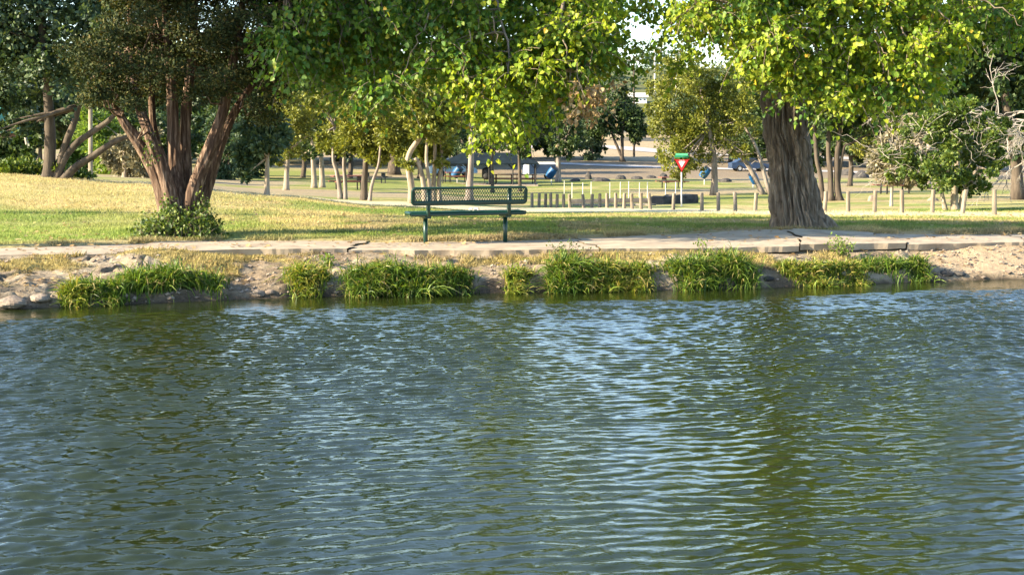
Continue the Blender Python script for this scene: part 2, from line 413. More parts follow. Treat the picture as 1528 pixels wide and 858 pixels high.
def ground_tint(x, y):
    x = np.asarray(x, float); y = np.asarray(y, float)
    ys, yf, yb = y_shore(x), y_front(x), y_back(x)
    u = 764 + F * x / np.maximum(y, 5)
    n = fbm(x * .8, y * .8, 3.0, 4); nb = fbm(x * .22, y * .35, 6.0, 4); nf = fbm(x * 4, y * 4, 8.0, 3)
    def c(r, g, b): return np.array([r, g, b])[None, None] if x.ndim == 2 else np.array([r, g, b])[None]
    def mix(a, b, t): return a + (b - a) * t[..., None]
    base = np.ones(x.shape + (3,))
    green, dry, dirt, pale, olive = c(.18, .235, .055), c(.42, .345, .15), c(.30, .23, .15), c(.55, .47, .31), c(.19, .21, .05)
    lawn = mix(green * base, dry * base, sstep(.42, .68, n * .45 + nb * .55))
    lawn = mix(lawn, c(.33, .26, .14) * base, sstep(.56, .66, fbm(x * .7, y * .45, 21.0, 5)) * .75)
    lawn = mix(lawn, c(.10, .16, .03) * base, sstep(.60, .68, fbm(x * 1.3, y * .8, 31.0, 4)) * .6)
    # dry brow of the left slope, greener at its foot
    lf = sstep(560, 250, u)
    lawn = mix(lawn, green * 1.35 * base, lf * sstep(28, 23, y) * .7)
    lawn = mix(lawn, dry * 1.05 * base, lf * sstep(26, 30, y) * .8 * sstep(60, 40, y))
    # worn pale track running along the posts
    ty = np.interp(u, [350, 600, 764, 900, 1150, 1300, 1528], [43, 46, 49, 46, 41.5, 38, 34.5])
    tw = np.interp(u, [350, 600, 900, 1528], [7, 6, 5.5, 2.6])
    tr = sstep(tw, tw * .6, np.abs(y - ty) + (nf - .5) * 1.5)
    lawn = mix(lawn, pale * base, tr * .85)
    # beyond the track
    far = mix(olive * base, dry * .8 * base, sstep(.5, .7, nb))
    far = mix(far, dirt * base, sstep(.5, .62, fbm(x * .09, y * .06, 4.0, 3)) * .8)
    far = mix(far, dirt * base, sstep(125, 150, y) * .45)
    far = mix(far, c(.21, .165, .11) * base, sstep(120, 135, y) * sstep(680, 800, u))  # soil colour darkened to stand in for shade on this slope
    far = mix(far, c(.34, .27, .17) * base, sstep(165, 180, y) * sstep(640, 760, u) * sstep(1120, 1000, u))
    far = mix(far, c(.12, .13, .05) * base, sstep(230, 290, y))
    lawn = mix(lawn, far, sstep(50, 58, y))
    # worn soil behind the path and around the trunks
    worn = sstep(.9, .1, y - yb + (n - .5) * 1.4)
    lawn = mix(lawn, c(.34, .26, .15) * base, worn * .75)
    bank = mix(c(.18, .14, .095) * base, c(.31, .26, .19) * base, sstep(.35, .7, n * .5 + nf * .5))
    bank = mix(bank, c(.33, .27, .09) * base, sstep(.44, .60, fbm(x * 1.7, y * 1.7, 11.0, 4)) * .8 * sstep(.3, .6, y - ys))
    bank = mix(bank, c(.36, .275, .18) * base, sstep(6.0, 6.6, x))
    bank = mix(bank, c(.07, .055, .04) * base, sstep(.12, .0, y - ys + (nf - .5) * .15))
    out = mix(bank, lawn, sstep(-.1, .05, y - yb))
    return out

def stretch(lo, hi, step, lo2, hi2, g):
    mid = list(np.arange(lo, hi + 1e-6, step)); a = mid[-1]; s = step
    up = []
    while a < hi2: s *= g; a += s; up.append(a)
    dn = []; a = mid[0]; s = step
    while a > lo2: s *= g; a -= s; dn.append(a)
    return np.array(dn[::-1] + mid + up)

xs = stretch(-8.2, 9.0, .04, -420, 420, 1.09)
ys_ = stretch(15.6, 24.4, .035, -30, 720, 1.022)
X, Y = np.meshgrid(xs, ys_)
Z = ground_z(X, Y); GZ = Z
nx, ny = len(xs), len(ys_)
i = np.arange(ny - 1)[:, None] * nx + np.arange(nx - 1)[None]
Q = np.stack([i, i + 1, i + nx + 1, i + nx], -1).reshape(-1, 4)
ground = mk('ground', np.stack([X, Y, Z], -1).reshape(-1, 3), [Q], M['ground'], smooth=True, col=ground_tint(X, Y).reshape(-1, 3))
tag(ground, 'grassy park ground with a bare earth bank at the pond', 'ground', kind='structure')

_gz_exact = ground_z
def ground_z(x, y, detail=True):
    """height of the ground mesh itself"""
    x = np.asarray(x, float); y = np.asarray(y, float)
    i = np.clip(np.searchsorted(xs, x) - 1, 0, len(xs) - 2); j = np.clip(np.searchsorted(ys_, y) - 1, 0, len(ys_) - 2)
    fx = np.clip((x - xs[i]) / (xs[i + 1] - xs[i]), 0, 1); fy = np.clip((y - ys_[j]) / (ys_[j + 1] - ys_[j]), 0, 1)
    return (GZ[j, i] * (1 - fx) + GZ[j, i + 1] * fx) * (1 - fy) + (GZ[j + 1, i] * (1 - fx) + GZ[j + 1, i + 1] * fx) * fy

# path: a cracked concrete slab, its broken front edge standing proud of the bank
px_ = np.arange(-30, 30.01, .06)
cracks = [(-2.35, .3), (1.15, -.5), (4.62, .55), (6.1, -.25), (-5.6, .2), (8.3, .3)]
rows = 16
pm = MB()
edges = [-30] + sorted([c[0] for c in cracks]) + [30]
slope = dict(cracks)
for a, b in zip(edges[:-1], edges[1:]):
    nn = max(3, int((b - a) / .06))
    t = np.linspace(0, 1, nn)[None].repeat(rows, 0); q = np.linspace(0, 1, rows)[:, None].repeat(nn, 1)
    wob = lambda e: (slope.get(e, 0) * (q - .5) * .6 + .05 * np.sin(q * 9 + e * 5) + .03 * np.sin(q * 23 + e)) if e in slope else 0 * q
    xa = a + wob(a) + (.012 if a in slope else 0); xb = b + wob(b) - (.012 if b in slope else 0)
    xx = xa + (xb - xa) * t
    fr = y_front(xx) + .10 * (fbm(xx * 2.2, xx * 0 + 1.0, 0, 5) - .5) * 2 - .03
    bk = y_back(xx) + .06 * (fbm(xx * 1.5, xx * 0 + 9.0, 0, 4) - .5) * 2 + .05
    yy = fr + (bk - fr) * q
    hump = .05 * np.exp(-((xx - 4.6) / 1.3) ** 2) * q
    zt = ZP + hump + .012 * (fbm(xx * .9, yy * .9, 5.0, 4) - .5) * 2 + .006 * (fbm(xx * 9, yy * 9, 2.0, 3) - .5) + .014 * sin(a * 3)
    zt = zt - .012 * (q < .03)
    top = np.stack([xx, yy, zt], -1).reshape(-1, 3)
    ins = np.stack([xx[0], yy[0] + .02 + .03 * fbm(xx[0] * 3, xx[0] * 0, 1.0, 3), zt[0] - .085 - .02 * vnoise(xx[0] * 4, xx[0] * 0)], -1)
    back = np.stack([xx[-1], yy[-1], zt[-1] - .09], -1)
    i = np.arange(rows - 1)[:, None] * nn + np.arange(nn - 1)[None]
    Qt = np.stack([i, i + 1, i + nn + 1, i + nn], -1).reshape(-1, 4)
    m0 = rows * nn; j = np.arange(nn - 1)
    Qf = np.stack([m0 + j, m0 + j + 1, j + 1, j], -1)
    m1 = m0 + nn; l = (rows - 1) * nn
    Qb = np.stack([l + j, l + j + 1, m1 + j + 1, m1 + j], -1)
    pm.add(np.vstack([top, ins, back]), [Qt, Qf, Qb, np.stack([m0 + j + 1, m0 + j, m1 + j, m1 + j + 1], -1)])
path = pm.build('footpath', M['concrete'], smooth=False)
tag(path, 'cracked pale concrete footpath along the top of the bank', 'footpath', kind='structure')

# ------------------------------------------------------------------ water
wx = stretch(-8.4, 8.4, .026, -60, 60, 1.18)
wy = stretch(5.0, 20.6, .0155, -12, 24, 1.12)
X, Y = np.meshgrid(wx, wy)
Zw = np.zeros_like(X)
r2 = np.random.default_rng(3)
nW = 110
lam = np.exp(r2.uniform(math.log(.05), math.log(.27), nW))
ang = radians(98) + r2.normal(0, 1, nW) * np.interp(lam, [.05, .10, .22], [.8, .36, .22])
sl = r2.uniform(.6, 1.2, nW) * np.interp(lam, [.05, .08, .13, .2, .32], [.5, .75, 1.15, .9, .4])
sl *= .225 * sqrt(2) / sqrt((sl ** 2).sum())
warp = (fbm(X * .5, Y * .5, 3.0, 3) - .5) * .5
for l, a, s_, ph in zip(lam, ang, sl, r2.uniform(0, 6.28, nW)):
    k = 2 * pi / l
    Zw += s_ / k * np.sin(k * (cos(a) * (X + warp * .4) + sin(a) * (Y + warp)) + ph)
gust = .55 + .9 * sstep(.3, .7, fbm(X * .35, Y * .22, 5.0, 3))
calm = .07 + .93 * sstep(.7, 1.9, y_shore(X) - Y + .5 * (fbm(X * .6, Y * .6, 1.0, 3) - .5))
edge = sstep(8.4, 8.0, np.abs(X)) * sstep(20.6, 20.2, Y) * sstep(4.7, 5.3, Y)
Zw *= gust * calm * edge * (1 + .35 * sstep(10, 15, Y))
nx, ny = len(wx), len(wy)
i = np.arange(ny - 1)[:, None] * nx + np.arange(nx - 1)[None]
Q = np.stack([i, i + 1, i + nx + 1, i + nx], -1).reshape(-1, 4)
wm, nt, out = newmat('pond_water')
p = N(nt, 'ShaderNodeBsdfPrincipled', Roughness=.02, IOR=1.45)
p.inputs['Base Color'].default_value = (.015, .0215, .0045, 1)
p.inputs['Specular IOR Level'].default_value = .75
tc = N(nt, 'ShaderNodeTexCoord'); mp = N(nt, 'ShaderNodeMapping'); mp.inputs['Scale'].default_value = (.55, 1, 1)
nz = N(nt, 'ShaderNodeTexNoise', Scale=34.0, Detail=3.0, Roughness=.6)
nt.links.new(tc.outputs['Object'], mp.inputs[0]); nt.links.new(mp.outputs[0], nz.inputs['Vector'])
bp = N(nt, 'ShaderNodeBump', Strength=.10, Distance=.02)
nt.links.new(nz.outputs[0], bp.inputs['Height']); nt.links.new(bp.outputs[0], p.inputs['Normal'])
nt.links.new(p.outputs[0], out.inputs[0])
water = mk('water', np.stack([X, Y, Zw], -1).reshape(-1, 3), [Q], wm, smooth=True)
tag(water, 'murky green pond water with wind ripples', 'pond', kind='structure')

# ------------------------------------------------------------------ roads far behind
def strip(name, pts, width, mat, label, lift=.06):
    c = spline(pts, 220)
    t = np.gradient(c[:, :2], axis=0); t = t / np.linalg.norm(t, axis=1)[:, None]
    nrm = np.stack([-t[:, 1], t[:, 0]], 1)
    cols = 15; V = []
    for k in range(cols):
        xy = c[:, :2] + nrm * width * (k / (cols - 1) - .5)
        V.append(np.column_stack([xy, np.zeros(len(xy))]))
    V = np.stack(V, 1)
    V[:, :, 2] = ground_z(V[:, :, 0], V[:, :, 1]) + lift
    V = V.reshape(-1, 3)
    i = np.arange(len(c) - 1)[:, None] * cols + np.arange(cols - 1)[None]
    Q = np.stack([i, i + cols, i + cols + 1, i + 1], -1).reshape(-1, 4)
    o = mk(name, V, [Q], mat, smooth=True)
    return tag(o, label, 'road', kind='structure')
def g2(u, D): return G(u, D)[:2]
def gpt(u, D): q = G(u, D); return (q[0], q[1], 0)
strip('road', [gpt(610, 172), gpt(680, 170), gpt(760, 166), gpt(1000, 158), gpt(1250, 150), gpt(1450, 138), gpt(1700, 128)], 4.5, M['asphalt'], 'pale park road running behind the lawns')
strip('hill_road', [gpt(640, 205), gpt(780, 205), gpt(900, 207), gpt(1000, 200), gpt(1120, 196), gpt(1300, 196)], 7.5, M['asphalt'], 'pale road climbing the hillside in the gap between the trees')

# ------------------------------------------------------------------ foliage builders
SUN_AZ = radians(18)      # shadows run to +x and slightly away
SUN_EL = radians(23)
SUN = np.array([-cos(SUN_AZ) * cos(SUN_EL), -sin(SUN_AZ) * cos(SUN_EL), sin(SUN_EL)])

def clump_crown(center, radii, nclump, nleaf, size, shape, rc=.35, shell=.5, droop=0.0, flat=.75):
    """leaf clumps through an ellipsoid; returns verts, faces, clump centres"""
    d = sph(nclump); rr = shell + (1 - shell) * rng.random(nclump) ** .6
    C = np.asarray(center) + d * rr[:, None] * np.asarray(radii) * (1 - rc * .6)
    rcl = rc * np.mean(radii) * rng.uniform(.55, 1.25, nclump)
    idx = rng.integers(0, nclump, nleaf)
    dd = sph(nleaf)
    r = rcl[idx] * (rng.random(nleaf) ** .45)
    pts = C[idx] + dd * r[:, None] * np.array([1, 1, flat])
    ax = dd + .7 * sph(nleaf) + np.array([0, 0, -droop])
    V, Fc = leaves(pts, ax, sph(nleaf), size * rng.uniform(.6, 1.35, nleaf), shape)
    return V, Fc, C, rcl

def limb_to(mb, a, b, r0, r1, n=6, sag=.0, k=6, wob=.06):
    a = np.asarray(a, float); b = np.asarray(b, float)
    L = np.linalg.norm(b - a)
    t = np.linspace(0, 1, k)[:, None]
    p = a + (b - a) * t + np.array([0, 0, 1.0]) * (sag * L * 4 * t * (1 - t)) + rng.normal(0, wob * L / k, (k, 3)) * (t * (1 - t) * 4)
    mb.tube(p, np.linspace(r0, r1, k), n)
    return p

def bg_tree(name, label, cat, stems, crowns, D, leafkey, barkkey, nleaf, leaf, group=None, shape=DIAM, nclump=26, shell=.45, rc=.33, depth=1.0, droop=0.0, limbs=7, extra=None):
    """stems: lists of (u, v) or (u, v, dD) with widths px; crowns: (u, v, ru, rv)"""
    s0 = stems[0][0][0]
    base = P(s0[0], s0[1], D); base[2] = gz(base[0], base[1]) - .02
    root = thing(name, base, label, cat, group)
    tops = []
    m = MB()
    for pts, w0, w1 in stems:
        c = np.array([P(q[0], q[1], D + (q[2] if len(q) > 2 else 0)) for q in pts])
        c[0, 2] = gz(c[0, 0], c[0, 1]) - .1
        sp_ = spline(c, 14)
        rad = np.linspace(w0, w1, 14) * mpp(D) / 2
        rad[0] *= 1.35; rad[1] *= 1.12
        m.tube(sp_, rad, 9, disp=lambda th, z, R: R * .22 * (vnoise(np.cos(th) * 2, np.sin(th) * 2, z * 2.2) - .5))
        tops.append(sp_[-1]); tops.append(sp_[9])
    C_all = []; Vs = []; Fs = []; n0 = 0
    nleaf = int(nleaf * 1.9); leaf = leaf * 1.3
    more = []
    for (u, v, ru, rv) in crowns:
        for q in range(3):
            a = rng.uniform(0, 2 * pi); f_ = rng.uniform(.28, .5)
            more.append((u + cos(a) * ru * 1.0, v + sin(a) * rv * .95, ru * f_, rv * f_))
    crowns = list(crowns) + more
    tot = sum(c[2] * c[3] for c in crowns)
    for (u, v, ru, rv) in crowns:
        c = P(u, v, D + rng.normal(0, .6)); k = mpp(D) * 1.1
        sh = (ru * rv) / tot
        V, Fc, C, _ = clump_crown(c, (ru * k, depth * (ru + rv) / 2 * k, rv * k), max(5, int(nclump * sh * 2.2 + 4)), int(nleaf * sh), leaf, shape, rc * 1.12, shell, droop)
        Vs.append(V); Fs.append(Fc + n0); n0 += len(V); C_all.append(C)
    C_all = np.concatenate(C_all)
    pick = rng.choice(len(C_all), min(len(C_all), limbs), replace=False)
    for q in pick:
        t = min(tops, key=lambda z: np.linalg.norm(z - C_all[q]))
        limb_to(m, t, C_all[q], .35 * stems[0][2] * mpp(D) + .012, .012, 5)
    m.build('trunk', M[barkkey], root, smooth=True)
    mk('crown', np.concatenate(Vs), [np.concatenate(Fs)], M[leafkey], root)
    if extra: extra(root)
    return root

def proj(p):
    d = np.asarray(p, float) - np.array([0, 0, H])
    f = d[1] * CP - d[2] * SP
    return 764 + F * d[0] / f, 429 - F * (d[1] * SP + d[2] * CP) / f

_DS = np.concatenate([np.arange(22, 70, .25), np.arange(70, 260, 1.0)])
def Gv(u, v):
    """first ground point seen at pixel (u, v)"""
    r = ray(u, v)
    k = _DS / r[1]
    g = ground_z(r[0] * k, _DS) - (H + r[2] * k)
    i = int(np.argmax(g >= 0)) if (g >= 0).any() else len(_DS) - 1
    return np.array([r[0] * k[i], _DS[i], float(ground_z(np.array([r[0] * k[i]]), np.array([_DS[i]]))[0])])

# ------------------------------------------------------------------ near cottonwood on the path
def sprigs(c, rad, n, size, nl, twigs, hang=.5, tr=.006, shape=HEART, L0=.38):
    """short drooping shoots with leaves along them"""
    Ps, Ax, Nm, Sz = [], [], [], []
    c = np.asarray(c)
    d = sph(n)
    st = c + d * (rng.random(n) ** .5)[:, None] * np.asarray(rad)
    for k in range(n):
        out = unit(d[k] * np.array([1, 1, .4]) + .5 * rng.normal(size=3))
        L = L0 * rng.uniform(.6, 1.4)
        t = np.linspace(0, 1, 5)[:, None]
        path_ = st[k] + out * L * t + np.array([0, 0, -1.0]) * hang * L * t * t
        if k % 2 == 0: twigs.tube(path_, np.linspace(tr, tr * .4, 5), 4, cap=False)
        m = rng.integers(nl // 2, nl + 1)
        tt = rng.random(m)
        pos = st[k] + out * L * tt[:, None] + np.array([0, 0, -1.0]) * hang * L * (tt ** 2)[:, None] + rng.normal(0, .045, (m, 3))
        Ps.append(pos); Ax.append(np.array([0, 0, -.8]) + .5 * out + .55 * rng.normal(size=(m, 3)))
        Nm.append(rng.normal(size=(m, 3)) + .9 * SUN + np.array([0, -.35, .3])); Sz.append(size * rng.uniform(.6, 1.2, m))
    return leaves(np.concatenate(Ps), np.concatenate(Ax), np.concatenate(Nm), np.concatenate(Sz), shape)

class Leafy:
    def __init__(s): s.V = []; s.F = []; s.n = 0
    def add(s, V, Fc): s.V.append(V); s.F.append(Fc + s.n); s.n += len(V)
    def build(s, name, mat, parent): return mk(name, np.concatenate(s.V), [np.concatenate(s.F)], mat, parent)

def bark_disp(freq, amp, zf, fine=.5):
    def f(th, z, R):
        x = np.cos(th) * freq; y = np.sin(th) * freq
        w = (vnoise(np.cos(th) * 3, np.sin(th) * 3, z * 2.2) - .5) * 1.3
        r = 1 - np.abs(2 * vnoise(x + w, y + w, z * zf) - 1)
        r2_ = 1 - np.abs(2 * vnoise(x * 2.1, y * 2.1, z * zf * 2.3 + 7) - 1)
        r3 = 1 - np.abs(2 * vnoise(x * 3.1 + w, y * 3.1, z * zf * 3.4 + 3) - 1)
        return amp * .55 * fine * (.5 - r3 ** 2) + amp * .3 * fine * (vnoise(x * 7, y * 7, z * zf * 9) - .5) - amp * (r ** 2.6) * 1.0 - amp * .4 * r2_ ** 3 + amp * .2 + R * .06 * (vnoise(np.cos(th) * 1.2, np.sin(th) * 1.2, z * .8) - .5)
    return f

CD = on_z(1188, 341, .5)[1] + .35
cb = P(1190, 341, CD); cb[2] = gz(cb[0], cb[1])
cotton = thing('cottonwood_tree', cb, 'big furrowed grey cottonwood trunk under bright yellow green leaves beside the path', 'tree')
m = MB()
c = np.array([P(u, v, CD + dd) for u, v, dd in [(1193, 349, 0), (1191, 335, 0), (1188, 315, 0), (1183, 280, 0), (1176, 230, 0), (1170, 190, 0), (1166, 130, -.05), (1160, 60, -.1), (1152, -20, -.2), (1140, -110, -.3), (1125, -260, -.2), (1110, -420, 0)]])
w = np.array([108, 91, 79, 71, 68, 67, 64, 60, 54, 46, 32, 16]) * mpp(CD) / 2
tp = spline(c, 420); tw_ = np.interp(np.linspace(0, 1, 420), np.linspace(0, 1, 12), w)
m.tube(tp, tw_, 280, disp=bark_disp(5.6, .13, .95, 1.0))
for (du, dv, dd, r0) in [(62, 4, -.1, .11), (34, 8, -.35, .10), (-40, 6, -.2, .09), (-12, 10, -.4, .09)]:
    e = P(1190 + du, 345 + dv * .6, CD + dd); e[2] = gz(e[0], e[1]) - .06
    a = P(1190 + du * .30, 318, CD + dd * .3)
    mid = (a + e) / 2 * np.array([1, 1, 1]); mid[2] = e[2] + .16 + (a[2] - e[2]) * .12; mid[:2] = a[:2] + (e[:2] - a[:2]) * .55
    m.tube(spline([a, mid, e], 24), np.linspace(r0, .05, 24), 40, disp=bark_disp(3, .025, 1.5))
trunk = m.build('trunk', M['bark'], cotton, smooth=True)
lm = MB()
def limbpath(pts, r0, r1, n=40):
    q = spline([P(*p_) for p_ in pts], n)
    q = q + rng.normal(0, .02, q.shape)
    lm.tube(q, np.linspace(r0, r1, n), 14, disp=bark_disp(2.5, .015, 1.2))
    return q
LB = []
LB.append(limbpath([(1152, -20, CD - .2), (1070, -80, 23.0), (950, -100, 22.2), (780, -75, 21.4), (600, -50, 21.0), (430, -10, 20.8)], .19, .035))
LB.append(limbpath([(1155, 20, CD - .2), (1120, -30, 22.6), (1085, -45, 21.4), (1040, 10, 20.6)], .12, .02, 24))
LB.append(limbpath([(1158, -10, CD - .2), (1240, -70, 22.6), (1350, -75, 21.7), (1460, -40, 21.3), (1580, -20, 21.3)], .16, .03, 30))
LB.append(limbpath([(1125, -260, CD - .2), (1060, -360, 23), (1000, -430, 22.8)], .11, .03, 24))
LB.append(limbpath([(1128, -240, CD - .2), (1260, -370, 23.6), (1390, -420, 24)], .11, .03, 24))
LB.append(limbpath([(950, -100, 22.2), (870, -50, 21.3), (835, 40, 20.9), (826, 110, 20.8)], .06, .014, 24))
LB.append(limbpath([(780, -75, 21.4), (740, -30, 20.9), (760, 80, 20.6), (750, 170, 20.5)], .045, .008, 24))
LB.append(limbpath([(1170, 150, CD - .35), (1200, 60, 22.6), (1260, 10, 21.8), (1330, 20, 21.4), (1390, 90, 21.2)], .07, .012, 24))
lm.build('limb', M['greybark'], cotton, smooth=True)
LBP = np.concatenate(LB)

tw = MB()
crownA, crownB, crownC, deadb = Leafy(), Leafy(), Leafy(), Leafy()
lowA_u = [395, 420, 450, 480, 520, 560, 600, 650, 700, 720, 745, 770, 790, 830, 870, 915, 940]
lowA_v = [88, 118, 128, 112, 140, 150, 170, 150, 165, 205, 228, 212, 172, 158, 128, 118, 70]
clumps = []
for k in range(185):
    u = rng.uniform(408, 905); lim = np.interp(u, lowA_u, lowA_v)
    v = lim - 26 - (lim + 30) * rng.random() ** 1.1
    # thinner, darker pocket where the juniper behind shows
    if 560 < u < 690 and v > 92 and rng.random() < .6: continue
    clumps.append((u, v, rng.uniform(22, 36), rng.uniform(20.2, 22.7), 'A'))
clumps += [(742, 200, 24, 20.4, 'B'), (760, 178, 26, 20.4, 'B'), (735, 170, 26, 20.3, 'B'), (455, 125, 14, 20.6, 'A'), (425, 85, 26, 20.6, 'A'), (415, 60, 24, 20.5, 'A'), (520, 135, 20, 20.6, 'A'), (560, 140, 20, 20.5, 'A')]
lowB_u = [985, 1010, 1035, 1080, 1110, 1150, 1200, 1240, 1270, 1300, 1340, 1390, 1420, 1470, 1560]
lowB_v = [48, 70, 88, 92, 108, 140, 165, 172, 190, 200, 168, 138, 96, 66, 60]
for k in range(175):
    u = rng.uniform(1022, 1420); lim = np.interp(u, lowB_u, lowB_v)
    v = lim - 24 - (lim + 60) * rng.random() ** 1.05
    clumps.append((u, v, rng.uniform(20, 32), rng.uniform(20.0, 22.4), 'B'))
for k in range(18):
    clumps.append((rng.uniform(1410, 1560), rng.uniform(-50, 60), rng.uniform(20, 30), rng.uniform(20.8, 22), 'A'))
for (u, v, r) in [(948, 16, 10), (962, 22, 9), (976, 10, 12), (985, 18, 10), (958, -8, 16), (990, 60, 8), (940, 78, 8), (948, 108, 9), (938, 60, 9), (1012, 100, 9), (1030, 92, 9)]:
    clumps.append((u, v, r, 22.3, 'A'))
for k in range(80):
    u = rng.uniform(470, 890)
    clumps.append((u, rng.uniform(-45, np.interp(u, lowA_u, lowA_v) - 55), rng.uniform(24, 36), rng.uniform(22.6, 24.2), 'A'))
for (u, v, r, D, kind) in clumps:
    ctr = P(u, v, D); k = mpp(D)
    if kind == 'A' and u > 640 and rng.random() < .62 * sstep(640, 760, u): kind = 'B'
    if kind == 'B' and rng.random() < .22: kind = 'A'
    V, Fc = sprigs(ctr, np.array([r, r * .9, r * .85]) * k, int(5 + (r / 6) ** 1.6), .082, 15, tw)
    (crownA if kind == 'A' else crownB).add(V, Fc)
    q = LBP[np.argmin(np.linalg.norm((LBP - ctr) * np.array([1, .7, 1]), axis=1))]
    limb_to(tw, q, ctr, .013, .005, 5, sag=.08, k=7, wob=.2)
for (u, v, r) in [(850, 125, 16), (868, 140, 18), (886, 152, 16), (878, 165, 14), (905, 135, 12), (858, 150, 14)]:
    ctr = P(u, v, 20.5)
    V, Fc = sprigs(ctr, np.array([r, r, r]) * mpp(20.5), 7, .085, 9, tw)
    deadb.add(V, Fc)
    limb_to(tw, P(852, 70, 20.9), ctr, .016, .006, 5, sag=.05, k=7, wob=.3)
# bare hanging twigs among the leaves
for (u, v, u2, v2) in [(640, 20, 600, 130), (660, 40, 635, 95), (700, 45, 690, 120), (735, 25, 745, 70), (1168, 30, 1200, 70), (1185, 35, 1183, 120), (1310, 40, 1318, 110), (1345, 40, 1356, 125), (1300, 60, 1325, 85), (1318, 150, 1322, 200), (1316, 145, 1335, 175), (840, 60, 878, 168), (1400, 15, 1440, 60), (1462, 0, 1525, 40)]:
    a, b = P(u, v, 20.3), P(u2, v2, 20.2)
    limb_to(tw, a, b, .013, .006, 5, sag=.06, k=9, wob=.5)
# crown above the picture
for (n_, cu, cv, ru, rv, D, rd) in [(1300, 1120, -420, 300, 190, CD, 2.6), (1000, 1330, -300, 250, 160, CD, 2.2), (500, 1300, -120, 260, 50, 22, 1.2)]:
    V, Fc, C, _ = clump_crown(P(cu, cv, D), (ru * mpp(D), rd, rv * mpp(D)), 40, int(n_ * 4.2), .15, HEART, .3, .35)
    crownC.add(V, Fc)
    for q in C[::3]:
        limb_to(tw, LBP[np.argmin(np.linalg.norm(LBP - q, axis=1))], q, .03, .008, 5, k=5)
crownA.build('crown', M['cotton'], cotton)
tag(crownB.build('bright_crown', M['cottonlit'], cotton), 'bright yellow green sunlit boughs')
crownC.build('upper_crown', M['cotton'], cotton)
tag(deadb.build('withered_leaves', M['dryleaf'], cotton), 'withered brown hanging leaves')
tw.build('twigs', M['twig'], cotton, smooth=True)

# ------------------------------------------------------------------ cedar on the left
KD = on_z(272, 347, .55)[1]
kb = P(272, 347, KD); kb[2] = gz(kb[0], kb[1])
cedar = thing('cedar_tree', kb, 'dark spreading cedar with a fan of reddish brown stems and ivy at its foot', 'tree')
stems = [([(252, 348, .1), (244, 300, .1), (226, 245, .1), (206, 208, 0), (186, 184, -.1), (172, 165, 0), (160, 140, .2)], 44, 14),
         ([(262, 348, -.15), (258, 300, -.15), (243, 250, -.2), (222, 205, -.2), (204, 150, .2), (198, 80, .7), (196, -40, .8)], 40, 16),
         ([(272, 348, 0), (268, 300, 0), (262, 240, .1), (256, 180, .1), (252, 110, .1), (248, 20, .1), (240, -120, .1)], 40, 16),
         ([(276, 348, .25), (276, 300, .3), (277, 240, .4), (280, 170, .4), (285, 90, .4), (288, -20, .4), (292, -160, .3)], 38, 14),
         ([(283, 348, -.1), (287, 305, -.1), (300, 262, -.15), (316, 215, -.2), (330, 165, -.2), (345, 100, -.2), (362, 10, -.2), (380, -90, -.2)], 40, 14),
         ([(292, 348, .12), (298, 300, .15), (316, 255, .2), (336, 205, .25), (352, 165, .3), (385, 110, .3), (430, 50, .3)], 38, 12),
         ([(258, 348, .3), (252, 295, .4), (240, 240, .5), (232, 190, .6), (228, 120, .8), (226, 40, 1.1)], 30, 12)]
ends = []
for pts, w0, w1 in stems:
    m = MB()
    c = np.array([P(u, v, KD + dd) for u, v, dd in pts]); c[0, 2] = gz(c[0, 0], c[0, 1]) - .1
    sp_ = spline(c, 110); sp_[:, :2] += .03 * np.column_stack([np.sin(np.linspace(0, 9, 110) + w0), np.cos(np.linspace(0, 7, 110) + w1)])
    rr = np.linspace(w0, w1 * .6, 110) * .74 * mpp(KD) / 2; rr[:12] *= np.linspace(1.25, 1, 12)
    m.tube(sp_, rr, 48, disp=bark_disp(3.2, .022, .7))
    m.build('trunk', M['cedarbark'], cedar, smooth=True)
    ends.append(sp_)
EP = np.concatenate(ends)
kc = Leafy(); km = MB()
lowK_u = [95, 130, 170, 200, 225, 280, 330, 360, 400, 440, 460]
lowK_v = [130, 175, 190, 185, 178, 165, 170, 190, 200, 150, 110]
for k in range(330):
    u = rng.uniform(112, 450); lim = np.interp(u, lowK_u, lowK_v)
    v = lim - 22 - (lim + 80) * rng.random()
    D = KD + rng.uniform(-1.5, 3.0)
    if u < 165 and v < 70: continue
    if 205 < u < 345 and v > 120 and (rng.random() < sstep(120, 172, v) * .8 + .15): continue
    ctr = P(u, v, D); r = rng.uniform(20, 38) * mpp(D)
    n_ = 420
    d = sph(n_); pos = ctr + d * (rng.random(n_) ** .5)[:, None] * np.array([r, r, r * .6])
    kc.add(*leaves(pos, d * .6 + .8 * sph(n_) + np.array([0, 0, .25]), sph(n_), .056 * rng.uniform(.6, 1.4, n_), DIAM))
    limb_to(km, EP[np.argmin(np.linalg.norm(EP - ctr, axis=1))], ctr, .02, .005, 5, sag=-.04, k=6, wob=.5)
for cu, cv, ru, rv, n_ in [(240, -150, 215, 125, 10000), (150, -90, 150, 80, 4500), (390, -60, 80, 55, 2500), (215, -170, 235, 165, 12000)]:
    V, Fc, C, _ = clump_crown(P(cu, cv, KD + (2.6 if n_ > 14000 else 0)), (ru * mpp(KD), 3.0, rv * mpp(KD)), 46, n_, .11, DIAM, .26, .3)
    kc.add(V, Fc)
    for q in C[::2]: limb_to(km, EP[np.argmin(np.linalg.norm(EP - q, axis=1))], q, .03, .006, 5, k=6, wob=.4)
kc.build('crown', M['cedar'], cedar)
km.build('branches', M['cedarbark'], cedar, smooth=True)
